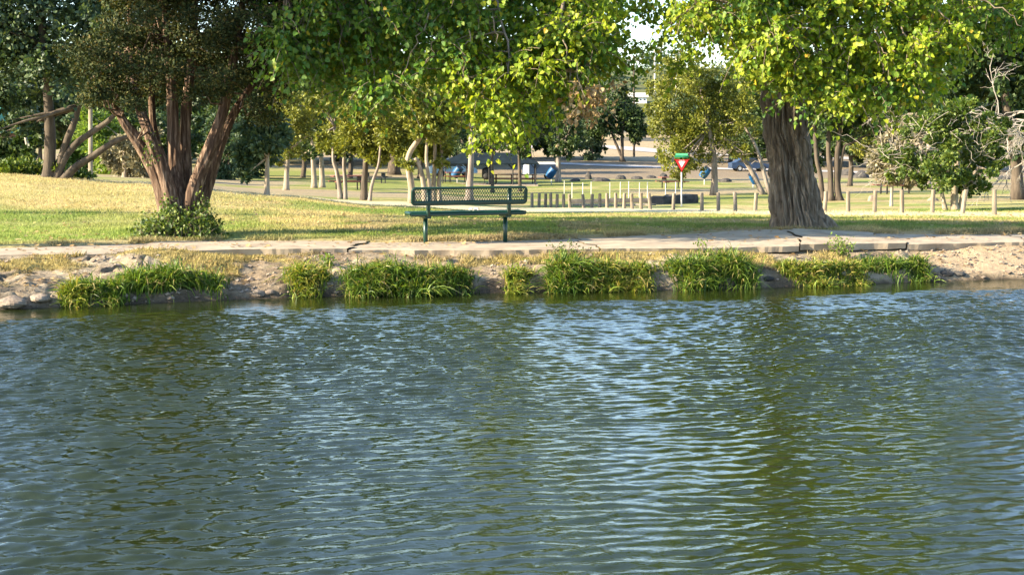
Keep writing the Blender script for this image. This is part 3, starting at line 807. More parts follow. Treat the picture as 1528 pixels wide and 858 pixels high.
# dead bare twigs hanging inside the cedar
# ivy round the foot
iv = thing('ivy_shrub', P(268, 347, KD - .4), 'leafy green ivy mound round the foot of the dark cedar', 'shrub')
iv.location.z = gz(iv.location.x, iv.location.y)
il = Leafy(); im = MB()
for k in range(150):
    u = rng.uniform(208, 324); hgt = 34 * (1 - ((u - 272) / 62) ** 2) + 6
    base = P(u, 348, KD + rng.uniform(-.8, .2)); base[2] = gz(base[0], base[1])
    ctr = base + np.array([0, 0, hgt * mpp(KD) * rng.random()])
    V, Fc = sprigs(ctr, np.array([.11, .13, .09]), 5, .062, 10, im, .1, .004, WIDE, .16)
    il.add(V, Fc)
    limb_to(im, base, ctr, .006, .003, 4, k=4)
for (u, v) in [(250, 315), (256, 300), (296, 322), (303, 308), (300, 295), (248, 300), (222, 215), (220, 235)]:
    V, Fc = sprigs(P(u, v, KD - .35), np.array([.06, .06, .12]), 6, .055, 8, im, .2, .004, WIDE, .10); il.add(V, Fc)
il.build('foliage', M['ivy'], iv); im.build('vines', M['twig'], iv)

# ------------------------------------------------------------------ green bench
bx, by = on_z(696, 359.6, .5)[:2]
BZ = gz(bx, by)
YAW = radians(17)
bench = thing('park_bench', (bx, by, BZ), 'dark green metal mesh bench with its back to the pond', 'bench')
Rz = np.array([[cos(YAW), -sin(YAW), 0], [sin(YAW), cos(YAW), 0], [0, 0, 1]])
def bpart(name, mb, smooth=False):
    V = np.concatenate(mb.V) @ Rz.T + np.array([bx, by, BZ])
    return mk(name, V, [np.concatenate(f) for f in mb.Fs.values() if f], M['green'], bench, smooth)
def lattice(mb, x0, x1, a0, a1, to3, pitch, th, wd):
    """expanded-metal diamonds between two edges; to3 maps (x, a) to 3-D"""
    h = a1 - a0; sl_ = h * .62
    for s_ in (1, -1):
        x = x0 - sl_
        while x < x1 + sl_:
            xa, xb = (x, x + sl_) if s_ > 0 else (x + sl_, x)
            ta, tb = 0.0, 1.0
            lo, hi = min(xa, xb), max(xa, xb)
            pts = []
            for t in (0, 1):
                pts.append((xa + (xb - xa) * t, a0 + h * t))
            def clip(p, q):
                (xp, ap), (xq, aq) = p, q
                if xp < x0: ap += (aq - ap) * (x0 - xp) / (xq - xp); xp = x0
                if xp > x1: ap += (aq - ap) * (x1 - xp) / (xq - xp); xp = x1
                return xp, ap
            if hi > x0 + .005 and lo < x1 - .005:
                p, q = pts; p2, q2 = clip(p, q), clip(q, p)
                mb.tube([to3(*p2), to3(*q2)], wd, 4, cap=False)
            x += pitch
SL, BL = 1.86, 1.82
seat_z = .505
# seat with rolled-down rims
ms = MB()
prof = [(-.19, -.050), (-.205, -.03), (-.20, -.005), (-.18, .006), (-.16, .004), (-.16, -.004), (-.185, -.008), (-.19, -.03)]
for sgn in (1, -1):
    pr = np.array(prof)
    V = np.array([[x, sgn * a + .04, seat_z + b] for x in (-SL / 2, SL / 2) for a, b in pr]); K = len(pr)
    ms.add(V, [np.array([[j, (j + 1) % K, K + (j + 1) % K, K + j] for j in range(K)]), ])
    ms.tube([(-SL / 2 + .02, sgn * .19 + .04, seat_z - .03), (SL / 2 - .02, sgn * .19 + .04, seat_z - .03)], .028, 10)
for sx in (-1, 1):
    ms.tube([(sx * (SL / 2 - .02), -.15, seat_z - .02), (sx * (SL / 2 - .02), .23, seat_z - .02)], .026, 10)
lattice(ms, -SL / 2 + .02, SL / 2 - .02, -.13, .21, lambda x, a: (x, a, seat_z - .003), .034, 0, .006)
bpart('seat', ms)
mb_ = MB()
tilt = .16
def bt(x, a): return (x, -.20 - (a - .63) * tilt, a)
z0, z1 = .635, .88
loop = []
rc_ = .05
for cx, cz, a0 in [(BL / 2 - rc_, z1 - rc_, 0), (-BL / 2 + rc_, z1 - rc_, 90), (-BL / 2 + rc_, z0 + rc_, 180), (BL / 2 - rc_, z0 + rc_, 270)]:
    for t in range(0, 91, 15):
        A = radians(a0 + t); loop.append(bt(cx + rc_ * cos(A), cz + rc_ * sin(A)))
loop.append(loop[0])
mb_.tube(loop, .021, 10, cap=False)
mb_.tube([bt(-BL / 2 + .03, z0 + .028), bt(BL / 2 - .03, z0 + .028)], .028, 10)
lattice(mb_, -BL / 2 + .015, BL / 2 - .015, z0 + .02, z1 - .01, bt, .040, 0, .0042)
for x in (-BL / 2 + .022, BL / 2 - .022):
    mb_.tube([bt(x, z0 + .04), bt(x, z1 - .04)], .022, 8)
bpart('backrest', mb_)
for sx in (-1, 1):
    x = sx * .645
    l = MB(); l.tube([(x, .04, -.05), (x, .04, seat_z - .09)], .034, 16); bpart('leg', l, True)
    l = MB(); l.box((x, .04, seat_z - .075), (.10, .36, .035)); l.box((x, .04, seat_z - .052), (.05, .40, .018)); bpart('seat_bracket', l)
    l = MB(); q = [(x, -.10, seat_z - .07), (x, -.19, seat_z - .04), bt(x, .56), bt(x, z1 - .02)]
    q = np.array(q) + np.array([0, .03, 0]); l.tube(q, .032, 10); bpart('back_support', l, True)
lt = MB()
for k in range(5):
    a = rng.normal(0, .04, 2)
    lt.box((a[0] * 1.4, a[1] * .4, .012 + .01 * k * .5), rng.uniform(.03, .09, 3) * np.array([1, .8, .5]), rng.uniform(0, 3), rng.uniform(-.4, .4), rng.uniform(-.4, .4))
V = np.concatenate(lt.V) + (np.array([.16, .02, seat_z + .012]) @ Rz.T + np.array([bx, by, BZ]))
o = mk('paper_litter', V, [np.concatenate(f) for f in lt.Fs.values() if f], M['stake'])
tag(o, 'small crumpled whitish litter lying on the green bench seat', 'litter')

# ------------------------------------------------------------------ sedge clumps and plants on the bank
def blades(mb, base, n, L, spread, lean, wid=.009, seg=4):
    t = np.linspace(0, 1, seg + 1)
    th = rng.uniform(0, 2 * pi, n); out = np.column_stack([np.cos(th), np.sin(th), np.zeros(n)]) + lean
    b0 = base + np.column_stack([rng.normal(0, spread[0], n), rng.normal(0, spread[1], n), np.zeros(n)])
    b0[:, 2] = np.maximum(ground_z(b0[:, 0], b0[:, 1]), -.05)
    Ls = L * rng.uniform(.55, 1.15, n); dr = rng.uniform(.3, 1.05, n)
    up = rng.uniform(.65, 1.0, n)
    pos = b0[:, None] + out[:, None] * (Ls * dr * .62)[:, None, None] * (t ** 1.5)[None, :, None] + np.array([0, 0, 1.0]) * (Ls[:, None] * (up[:, None] * t[None] - (.25 + .75 * dr[:, None]) * .62 * t[None] ** 2.4))[..., None]
    side = np.cross(unit(out + 1e-6), np.array([0, 0, 1.0])); side = unit(side + .5 * rng.normal(size=(n, 3)))
    w_ = wid * np.array([.8, 1, .9, .6, .08])[:seg + 1]
    A = pos - side[:, None] * w_[None, :, None]; B_ = pos + side[:, None] * w_[None, :, None]
    V = np.stack([A, B_], 2).reshape(-1, 3)
    K = 2 * (seg + 1)
    f = np.array([[2 * j, 2 * j + 1, 2 * j + 3, 2 * j + 2] for j in range(seg)])
    mb.add(V, [(np.arange(n)[:, None, None] * K + f[None]).reshape(-1, 4)])

def bank_pt(u, v):
    r = ray(u, v); ks = np.linspace(14, 24, 400) / r[1]
    g = ground_z(r[0] * ks, r[1] * ks) - (H + r[2] * ks)
    i = int(np.argmax(g > 0)) if (g > 0).any() else 200
    return np.array([r[0] * ks[i], r[1] * ks[i], H + r[2] * ks[i]])

SEDGE = [  # u, base v, half-width px, height px, blades, material, label
    (112, 440, 24, 40, 420, 'sedgeyellow', 'yellowing sedge clump at the water edge, leftmost on the bank'),
    (152, 436, 40, 44, 900, 'sedge', 'green sedge clump just right of the yellowing leftmost clump'),
    (222, 430, 42, 40, 900, 'sedge', 'arching green sedge clump on the bank below the ivy mound'),
    (290, 428, 48, 42, 1000, 'sedge', 'wide drooping sedge clump right below the dark cedar'),
    (462, 424, 32, 34, 600, 'sedgeyellow', 'light green sedge clump between the bare earth patch and the bench'),
    (530, 426, 40, 38, 800, 'sedge', 'sedge clump on the bank left of the bench'),
    (600, 426, 44, 42, 950, 'sedge', 'dense sedge clump on the bank below the left bench leg'),
    (672, 424, 44, 38, 900, 'sedge', 'dense sedge clump on the bank between the two bench legs'),
    (770, 422, 26, 24, 350, 'sedgeyellow', 'low sedge clump on the bank below the right bench leg'),
    (838, 420, 38, 42, 850, 'sedge', 'tall green sedge clump with a leafy weed standing above it'),
    (900, 418, 34, 30, 600, 'sedgeyellow', 'short yellow green sedge clump right of the tall clump with the weed'),
    (962, 418, 40, 34, 700, 'sedgeyellow', 'rounded yellow green sedge clump below the yield sign'),
    (1035, 414, 40, 36, 800, 'sedge', 'green sedge clump below the upright bright green weed'),
    (1098, 410, 42, 40, 900, 'sedge', 'wide green sedge clump left of the cottonwood trunk'),
    (1196, 408, 38, 32, 800, 'sedgeyellow', 'pale drooping sedge clump directly below the cottonwood trunk'),
    (1262, 406, 40, 30, 800, 'sedgeyellow', 'straw coloured sedge clump below the round leafy weed'),
    (1322, 404, 34, 26, 520, 'sedge', 'low green sedge clump right of the straw coloured clump'),
    (1375, 402, 26, 22, 350, 'sedge', 'small dark sedge clump beside the bare concrete apron')]
for (u, v, hw, hp, n_, mk_, lab) in SEDGE:
    b = bank_pt(u, v); k = mpp(b[1])
    m = MB()
    hv = rng.uniform(.65, 1.15)
    for q in range(6):
        bb = b + np.array([rng.uniform(-.75, .75) * hw * k, rng.uniform(-.10, .16), 0])
        blades(m, bb, int(n_ * .30), hp * k * hv * rng.uniform(.9, 1.75), (hw * k * rng.uniform(.14, .3), .09), np.array([rng.normal(0, .25), -.35, 0]), wid=.008)
    o = m.build('sedge_clump', M[mk_])
    tag(o, lab, 'sedge', 'sedge clumps along the water edge')
def weed(u, v, h, w, lab, leaf=.045, matk='brightleaf', n_=9):
    b = bank_pt(u, v); k = mpp(b[1])
    root = thing('leafy_weed', b, lab, 'weed', 'leafy weeds on the bank')
    m = MB(); L = Leafy()
    for q in range(n_):
        tip = b + np.array([rng.normal(0, w * k * .45), rng.normal(0, .06), h * k * rng.uniform(.55, 1.05)])
        p_ = limb_to(m, b - np.array([0, 0, .03]), tip, .006, .003, 4, k=6, wob=.3)
        nn = 26
        pos = p_[rng.integers(1, 6, nn)] + rng.normal(0, .03, (nn, 3))
        L.add(*leaves(pos, sph(nn) + np.array([0, 0, .2]), sph(nn) + np.array([0, 0, .8]), leaf * rng.uniform(.6, 1.3, nn), DIAM))
    m.build('stem', M['twig'], root); L.build('foliage', M[matk], root)
weed(1050, 396, 38, 12, 'upright bright green weed on the bank right of the yield sign', n_=5)
weed(1256, 386, 34, 34, 'round bright green leafy weed under the right edge of the cottonwood trunk', n_=16)
weed(490, 402, 22, 18, 'small green weed above the light green sedge left of the bench')
weed(845, 388, 26, 30, 'dark green bushy weed at the path edge right of the bench', matk='ivy', n_=12)

# loose stones at the water line
for (u, v, r, lab) in [(18, 452, 22, 'pale cracked stone at the far left of the water line'), (60, 446, 16, 'pale stone between the corner of the bank and the yellowing sedge'), (385, 438, 12, 'small stone at the water line beside the drooping sedge'), (402, 436, 9, 'smallest stone on the bare earth between two sedge groups'),
                       (1412, 408, 11, 'dark stone where the sedge meets the concrete apron'), (1146, 416, 9, 'dark wet stone below the left side of the cottonwood trunk'), (1432, 409, 9, 'small dark stone in the hollow beside the concrete apron')]:
    b = bank_pt(u, v); k = mpp(b[1])
    th = np.linspace(0, pi, 14); ph = np.arange(22) / 22 * 2 * pi
    T_, P_ = np.meshgrid(th, ph, indexing='ij')
    X = np.sin(T_) * np.cos(P_); Y = np.sin(T_) * np.sin(P_); Zs = np.cos(T_)
    d = .75 + .6 * fbm(X * 1.6 + u, Y * 1.6, Zs * 1.6, 4)
    V = np.stack([X * d * 1.2, Y * d, Zs * d * .55], -1).reshape(-1, 3) * r * k * .8 + b
    i = np.arange(13)[:, None] * 22 + np.arange(22)[None]; j = np.arange(13)[:, None] * 22 + (np.arange(22)[None] + 1) % 22
    o = mk('shore_stone', V, [np.stack([i, i + 22, j + 22, j], -1).reshape(-1, 4)], M['darkrock' if 'dark' in lab else 'rock'])
    tag(o, lab, 'stone', 'stones at the water line')

# pebbles and crumbled earth on the bank
n_ = 2600
x_ = rng.uniform(-8.5, 9, n_); y_ = y_shore(x_) + .03 + (y_front(x_) - y_shore(x_) - .05) * rng.random(n_) ** 1.5
ok = vnoise(x_ * 1.4, y_ * 1.4, 5.0) > .42
x_, y_ = x_[ok], y_[ok]; n_ = len(x_)
octa = np.array([[1, 0, 0], [0, 1, 0], [-1, 0, 0], [0, -1, 0], [.1, .1, .8], [0, 0, -.6], [.65, .65, .3], [-.6, .62, .35], [-.62, -.6, .3], [.6, -.62, .3]])
of = np.array([[0, 6, 4], [6, 1, 4], [1, 7, 4], [7, 2, 4], [2, 8, 4], [8, 3, 4], [3, 9, 4], [9, 0, 4], [0, 5, 6], [6, 5, 1], [1, 5, 7], [7, 5, 2], [2, 5, 8], [8, 5, 3], [3, 5, 9], [9, 5, 0]])
sz = .012 + .035 * rng.random(n_) ** 3
an = rng.uniform(0, 6.28, n_); sc_ = rng.uniform(.6, 1.3, (n_, 1, 3))
W_ = octa[None] * sc_ * sz[:, None, None]
W_ = np.stack([W_[..., 0] * np.cos(an)[:, None] - W_[..., 1] * np.sin(an)[:, None], W_[..., 0] * np.sin(an)[:, None] + W_[..., 1] * np.cos(an)[:, None], W_[..., 2]], -1) + np.column_stack([x_, y_, ground_z(x_, y_)])[:, None]
tag(mk('pebbles', W_.reshape(-1, 3), [(np.arange(n_)[:, None, None] * 10 + of[None]).reshape(-1, 3)], M['rock']), 'pebbles and crumbled earth lying on the bare bank', 'pebbles', kind='stuff')

# fallen leaves
n_ = 5200
y_ = 17 + 22 * rng.random(n_) ** 1.3; x_ = (rng.random(n_) - .5) * .85 * y_
ok = (y_ > y_shore(x_) + .3) & (vnoise(x_ * .6, y_ * .6) > .35)
x_, y_ = x_[ok], y_[ok]
on_path = (y_ > y_front(x_) + .1) & (y_ < y_back(x_) - .05)
z_ = np.where(on_path, ZP + .022 + .05 * np.exp(-((x_ - 4.6) / 1.3) ** 2), ground_z(x_, y_) + .02)
V, Fc = leaves(np.column_stack([x_, y_, z_]), sph(len(x_)) * np.array([1, 1, .15]), sph(len(x_)) * .35 + np.array([0, 0, 1.0]), .07 * rng.uniform(.6, 1.2, len(x_)), HEART)
tag(mk('fallen_leaves', V, [Fc], M['dryleaf']), 'brown fallen leaves scattered over the lawn and path', 'leaf litter', kind='stuff')

# short grass on the lawn and dry grass on the bank
def turf(name, n, ysel, h, lab, acc):
    Ps = []
    while sum(len(p_) for p_ in Ps) < n:
        y = ysel(200000); x = (rng.random(200000) - .5) * .86 * y
        ok = acc(x, y)
        Ps.append(np.column_stack([x, y])[ok])
    q = np.concatenate(Ps)[:n]; x, y = q[:, 0], q[:, 1]
    z = ground_z(x, y)
    hh = h * rng.uniform(.5, 1.3, n) * (.6 + .8 * vnoise(x * 2.1, y * 2.1))
    th = rng.uniform(0, 2 * pi, n); w_ = hh * .10 + .002
    lean = rng.normal(0, .5, (n, 2)) * hh[:, None]
    a = np.column_stack([x - np.cos(th) * w_, y - np.sin(th) * w_, z - .004]); b = np.column_stack([x + np.cos(th) * w_, y + np.sin(th) * w_, z - .004])
    c_ = np.column_stack([x + lean[:, 0], y + lean[:, 1], z + hh])
    V = np.stack([a, b, c_], 1).reshape(-1, 3)
    t = ground_tint(x, y) * rng.uniform(.75, 1.3, (n, 1))
    o = mk(name, V, [np.arange(3 * n).reshape(-1, 3)], M['grass'], col=np.repeat(t, 3, 0))
    return tag(o, lab, 'grass', kind='stuff')
turf('lawn_grass', 230000, lambda m_: 20 + 22 * rng.random(m_) ** 1.5, .045, 'short mown grass blades over the lawn behind the path', lambda x, y: (y > y_back(x) + .02 + .5 * vnoise(x * 2, y * 2)))
turf('bank_grass', 16000, lambda m_: 16 + 7 * rng.random(m_), .06, 'sparse dry grass on the bare bank above the water', lambda x, y: (y < y_front(x) - .05) & (y > y_shore(x) + .25) & (fbm(x * 1.7, y * 1.7, 11.0, 4) > .5) & (x < 5.8))
turf('edge_grass', 9000, lambda m_: 19 + 6 * rng.random(m_), .06, 'ragged taller grass along the back edge of the path', lambda x, y: (y > y_back(x) - .02) & (y < y_back(x) + .35) & (vnoise(x * 1.6, y * .5) > .42))

# ------------------------------------------------------------------ background trees
def D_at(u, v, dflt=60): return Gv(u, v)[1]
GT = 'trees across the park'
# left leaning cottonwood beyond the brow
bg_tree('leaning_tree', 'leafy tree beyond the left brow with dark limbs leaning low to the right', 'tree',
        [([(72, 285), (73, 250), (75, 205), (72, 150), (66, 80), (60, 0), (55, -90)], 20, 9),
         ([(82, 285), (86, 255), (98, 215), (112, 180), (125, 130), (140, 70)], 13, 7),
         ([(86, 284), (92, 245), (112, 216), (140, 196), (165, 178), (190, 150)], 13, 6),
         ([(92, 284), (112, 250), (140, 232), (170, 212), (196, 203), (225, 196)], 14, 5)],
        [(55, 70, 130, 100), (130, 90, 85, 80), (20, 150, 75, 50), (10, 20, 110, 90), (150, 20, 80, 70), (40, -110, 150, 90), (60, 185, 45, 16)], 37, 'bluegreen', 'darkbark', 19000, .085, GT, HEART, 80, .2, .30, .8, .25, 22)
bg_tree('bushy_shrub', 'mixed dark green shrub round the base of the leaning tree on the left brow', 'shrub',
        [([(60, 285), (62, 265)], 6, 3)], [(45, 262, 40, 24), (95, 268, 32, 20), (20, 255, 26, 28)], 38, 'ivy', 'twig', 3600, .09, None, WIDE, 16, .2, .5)
bg_tree('white_dead_stub_tree', 'pale bare broken stem standing among leaves at far left', 'tree',
        [([(52, 285), (48, 255), (42, 222), (38, 205)], 9, 4)], [(20, 235, 24, 30), (38, 215, 20, 18)], 40, 'oak', 'deadwood', 900, .12, GT, HEART, 8)
bg_tree('shade_tree', 'tall tree just outside the left edge that throws its long trunk shadow over the lawn', 'tree',
        [([(-420, 320), (-420, 200), (-415, 60), (-410, -120), (-410, -300)], 26, 10)], [(-410, -330, 170, 110), (-330, -250, 110, 90), (-480, -240, 110, 90)], 24.6, 'oak', 'greybark', 4200, .16, GT, WIDE, 50, .3, .3)
bg_tree('shade_tree', 'tree standing by the path just outside the left edge that shades the cedar', 'tree',
        [([(-640, 400), (-640, 200), (-640, 0), (-640, -260)], 34, 14)], [(-560, -430, 190, 150), (-480, -330, 100, 90), (-660, -330, 110, 90)], 18.4, 'oak', 'greybark', 3200, .14, GT, WIDE, 40, .3, .3, .75)
shr = [
    ('bright_green_tree', 'bright sunny green tree behind the grey pole at left', 176, 276, 92, [(165, 238, 34, 42), (200, 250, 30, 30), (150, 205, 40, 40)], 'brightleaf', 'palebark', 5200, .22),
    ('bright_green_tree', 'sunny green bush between the leaning limbs and the grey pole', 118, 276, 98, [(112, 250, 26, 30), (125, 218, 25, 30)], 'brightleaf', 'palebark', 3200, .22),
    ('willow_tree', 'greyish weeping tree just left of the cedar stems', 186, 280, 80, [(190, 240, 30, 30), (210, 222, 26, 26), (218, 255, 14, 20)], 'drytwigleaf', 'palebark', 3600, .2),
    ('green_tree', 'mid green tree seen between the cedar stems', 240, 282, 100, [(235, 235, 34, 40), (262, 205, 34, 40), (215, 190, 40, 30)], 'oak', 'darkbark', 4000, .25),
    ('green_tree', 'bluish green bushy tree just right of the cedar stems', 340, 280, 96, [(335, 235, 30, 36), (345, 205, 34, 36), (322, 258, 18, 20)], 'bluegreen', 'darkbark', 4800, .22),
    ('green_tree', 'darker bluish tree behind the pale straight trunk right of the cedar', 372, 282, 105, [(370, 250, 28, 26), (385, 205, 40, 40)], 'bluegreen', 'darkbark', 4200, .24),
    ('willow_tree', 'drooping bluish tree with a straight pale trunk, first right of the cedar', 398, 292, None, [(388, 218, 32, 30), (372, 236, 18, 26), (405, 195, 28, 24)], 'bluegreen', 'palebark', 4200, .13),
    ('juniper_tree', 'slim pale trunked juniper, second right of the cedar', 427, 284, None, [(428, 205, 34, 32), (440, 170, 34, 32), (420, 150, 28, 30)], 'juniper', 'palebark', 5200, .12),
    ('juniper_tree', 'left one of two straight pale trunked junipers close together', 469, 281, None, [(465, 190, 28, 38), (460, 150, 34, 36), (485, 215, 18, 14)], 'oak', 'palebark', 4800, .14),
    ('juniper_tree', 'right one of two straight pale trunked junipers close together', 481, 280, None, [(490, 185, 28, 34), (500, 140, 32, 36)], 'juniper', 'palebark', 4200, .13),
    ('juniper_tree', 'bright crowned juniper with a thick dark trunk left of the bench', 543, 299, None, [(545, 190, 40, 36), (560, 215, 28, 24), (520, 212, 22, 18), (575, 165, 36, 34), (545, 150, 40, 30)], 'juniper', 'darkbark', 7500, .11),
    ('juniper_tree', 'slender leaning juniper just behind the thick dark trunk', 551, 300, None, [(590, 195, 28, 34), (604, 225, 18, 20)], 'juniper', 'greybark', 3600, .11),
    ('dark_tree', 'dark crowned tree with a broad shadowy trunk on the lit slope', 588, 250, 125, [(590, 190, 50, 34), (560, 175, 44, 36), (630, 180, 46, 40)], 'oak', 'darkbark', 5200, .3),
    ('juniper_tree', 'juniper with two rough pale trunks behind the left end of the bench', 646, 302, None, [(650, 205, 30, 34), (640, 170, 34, 34), (660, 232, 18, 14), (630, 140, 36, 30)], 'juniper', 'palebark', 6200, .115),
    ('tall_tree', 'tall straight grey trunk rising behind the middle of the bench', 700, 300, None, [(690, 120, 42, 36), (725, 140, 34, 34), (705, 80, 50, 40), (676, 158, 20, 20)], 'juniper', 'greybark', 5200, .12),
    ('dark_tree', 'thin dark trunk in front of the pavilion, right of the tall grey trunk', 735, 288, None, [(735, 150, 36, 40), (760, 180, 34, 34)], 'oak', 'darkbark', 3800, .16),
    ('dark_tree', 'slender dark tree before the right end of the pavilion', 776, 286, None, [(785, 185, 40, 40), (800, 150, 40, 36), (765, 210, 24, 16)], 'oak', 'darkbark', 4600, .16),
    ('dark_tree', 'pale trunked dark green tree right of the pavilion beside a blue barrel', 833, 272, None, [(835, 180, 30, 40), (850, 210, 18, 24), (822, 130, 46, 46), (855, 160, 28, 30)], 'oak', 'greybark', 5200, .24),
    ('small_tree', 'small tree with bushy foot on the bare slope left of the hill road gap', 882, 240, None, [(882, 195, 22, 24), (888, 172, 20, 20), (882, 236, 12, 7)], 'bluegreen', 'darkbark', 2600, .3),
    ('dark_tree', 'dark round tree on the bare slope below the sky gap', 928, 242, None, [(925, 175, 34, 34), (945, 190, 22, 24), (905, 185, 22, 22), (925, 150, 28, 20)], 'oak', 'darkbark', 4200, .34),
]
for (nm, lab, u, v, D, crowns, lk, bk, nl, ls) in shr:
    if D is None: D = D_at(u, v)
    wpx = {'green_tree': 7, 'bright_green_tree': 6}.get(nm, 9)
    if 'thick dark' in lab: wpx = 12
    if 'broad' in lab: wpx = 18
    if 'tall straight' in lab: wpx = 13
    if 'slender' in lab or 'thin' in lab: wpx = 6
    if 'slope' in lab and 'broad' not in lab: wpx = 6
    top = min(c[1] for c in crowns) + 12
    lean = {'slender leaning juniper just behind the thick dark trunk': 14}.get(lab, rng.uniform(-3, 3))
    st = [([(u, v), (u + lean * .3, v - 25), (u + lean, v - 55), (u + lean * 1.1 + 2, min(top, v - 70))], wpx, wpx * .5)]
    if 'two rough' in lab: st.append(([(u + 10, v - 2), (u + 9, v - 30), (u + 13, v - 60), (u + 12, v - 110)], 8, 4))
    if 'round tree' in lab: st.append(([(u + 4, v), (u - 8, v - 25), (u - 16, v - 45)], 5, 3))
    bg_tree(nm, lab, 'tree', st, crowns, D, lk, bk, nl, ls, GT, DIAM, 34, .35, .30)
for (u, v, D, lab, crowns, lk) in [
    (352, 276, 112, 'dark tree in the shade between the bluish bushes and the first pale trunk', [(352, 205, 44, 40), (340, 170, 40, 34)], 'oak'),
    (452, 272, 108, 'dark tree behind the two close pale trunks, on their left', [(450, 195, 42, 36), (440, 160, 40, 30)], 'oak'),
    (522, 268, 112, 'dark tree behind the twin curved stems', [(525, 195, 44, 38), (520, 160, 44, 34)], 'oak'),
    (626, 268, 116, 'dark tree behind the crooked forked trunk', [(630, 200, 44, 36), (640, 165, 40, 34)], 'oak'),
    (690, 262, 140, 'dark tree rising behind the pavilion roof', [(690, 190, 50, 34), (730, 180, 40, 34)], 'bluegreen'),
    (1268, 276, 96, 'dark tree in the distance right of the three bare stems', [(1275, 195, 46, 36), (1300, 220, 26, 18)], 'oak'),
    (1190, 276, 110, 'dark distant tree hidden behind the cottonwood trunk', [(1180, 200, 50, 44)], 'oak')]:
    bg_tree('dark_tree', lab, 'tree', [([(u, v), (u + 2, v - 30), (u - 2, v - 70)], 8, 5)], crowns, D, lk, 'darkbark', 3600, .26, GT, DIAM, 30, .35, .32)
# twin leaning stems
D = D_at(506, 297)
bg_tree('twin_stem_tree', 'tree with two slim curved stems crossing the shaded picnic spot', 'tree',
        [([(508, 297), (506, 275), (502, 255), (497, 235), (500, 190)], 8, 4), ([(515, 297), (515, 270), (513, 240), (518, 190)], 7, 4)],
        [(505, 200, 26, 28), (520, 175, 28, 30), (488, 208, 16, 14), (500, 150, 34, 30)], D, 'juniper', 'greybark', 5200, .115, GT, DIAM, 30)
# crooked forked tree left of the bench
D = D_at(614, 304)
bg_tree('forked_tree', 'crooked pale forked trunk at the left end of the bench', 'tree',
        [([(614, 304), (614, 280), (610, 255), (608, 240), (613, 225), (622, 212), (630, 200)], 11, 7), ([(613, 272), (612, 255), (616, 240)], 7, 6), ([(634, 302), (632, 275), (626, 250), (619, 236)], 9, 6), ([(642, 302), (640, 270), (636, 235), (640, 180)], 7, 4)],
        [(635, 165, 40, 34), (655, 185, 26, 28), (610, 195, 14, 12), (606, 245, 9, 10)], D, 'juniper', 'palebark', 5200, .11, GT, DIAM, 30)
# big juniper with bare lower boughs left of the cottonwood
D = D_at(1065, 292)
def bare(root):
    m = MB()
    for k in range(46):
        a = P(rng.uniform(1060, 1130), rng.uniform(170, 250), D + rng.uniform(-.8, .8)); b = a + np.array([rng.normal(0, 1), rng.normal(0, .4), rng.normal(.1, .6)]) * .8
        limb_to(m, a, b, .02, .005, 4, k=6, wob=.6)
    m.build('bare_branches', M['greybark'], root)
bg_tree('juniper_tree', 'large rounded yellow green juniper left of the cottonwood trunk behind the yield sign', 'tree',
        [([(1065, 292), (1066, 262), (1064, 225), (1055, 180), (1045, 130)], 11, 5), ([(1140, 288), (1118, 250), (1096, 222), (1080, 205)], 8, 4), ([(1150, 262), (1130, 225), (1112, 190), (1096, 150)], 6, 3)],
        [(1005, 140, 34, 42), (1000, 200, 34, 46), (1030, 110, 40, 36), (1040, 190, 38, 46), (1080, 130, 42, 40), (1075, 200, 40, 40), (1012, 250, 18, 20), (1048, 240, 26, 18), (1110, 160, 30, 44), (985, 170, 18, 40)], D, 'juniper', 'greybark', 17000, .115, GT, DIAM, 90, .25, .28, .9, extra=bare)
# trees right of the cottonwood
D = D_at(1238, 300)
bg_tree('three_stem_tree', 'dark tree with three bare stems just right of the cottonwood trunk', 'tree',
        [([(1228, 292), (1224, 262), (1218, 235), (1215, 180)], 8, 5), ([(1240, 294), (1239, 260), (1236, 225), (1238, 170)], 9, 6), ([(1254, 310), (1250, 285), (1249, 260), (1249, 232), (1255, 180)], 11, 7), ([(1249, 240), (1258, 225), (1268, 215)], 6, 3)],
        [(1240, 165, 46, 38), (1290, 165, 50, 40), (1215, 130, 40, 40), (1300, 120, 60, 44), (1250, 100, 60, 40), (1340, 150, 46, 40)], D, 'oak', 'darkbark', 9500, .15, GT, WIDE, 60, .3, .30)
D = D_at(1415, 314)
def grey(root):
    m = MB()
    for k in range(260):
        a = P(rng.uniform(1295, 1490), rng.uniform(165, 275), D + rng.uniform(-1, 1)); b = a + np.array([rng.normal(0, .45), rng.normal(0, .3), rng.normal(-.1, .4)])
        limb_to(m, a, b, .008, .0025, 3, k=6, wob=.35)
    m.build('dry_twigs', M['deadwood'], root)
bg_tree('shrubby_tree', 'wide shrubby tree behind the posts at right, half green and half grey twigs', 'tree',
        [([(1425, 314), (1424, 285), (1428, 250), (1430, 200)], 12, 6), ([(1412, 314), (1404, 285), (1392, 250), (1370, 215)], 7, 4), ([(1430, 314), (1440, 280), (1460, 250)], 6, 4)],
        [(1415, 245, 46, 40), (1450, 225, 40, 50), (1395, 200, 44, 44), (1380, 262, 30, 20), (1440, 268, 44, 22), (1430, 180, 44, 34), (1350, 240, 34, 36), (1480, 200, 30, 30)], D, 'ivy', 'palebark', 9500, .075, GT, WIDE, 44, .15, .26, extra=grey)
bg_tree('grey_shrub', 'pale grey twiggy shrub between the three stems and the wide shrubby tree', 'shrub',
        [([(1330, 300), (1332, 260), (1336, 215)], 5, 3)], [(1330, 240, 34, 30), (1345, 205, 28, 26), (1312, 258, 18, 18), (1350, 262, 20, 16)], D + 6, 'drytwigleaf', 'deadwood', 5200, .12, None, DIAM, 34, .2, .3, extra=None)
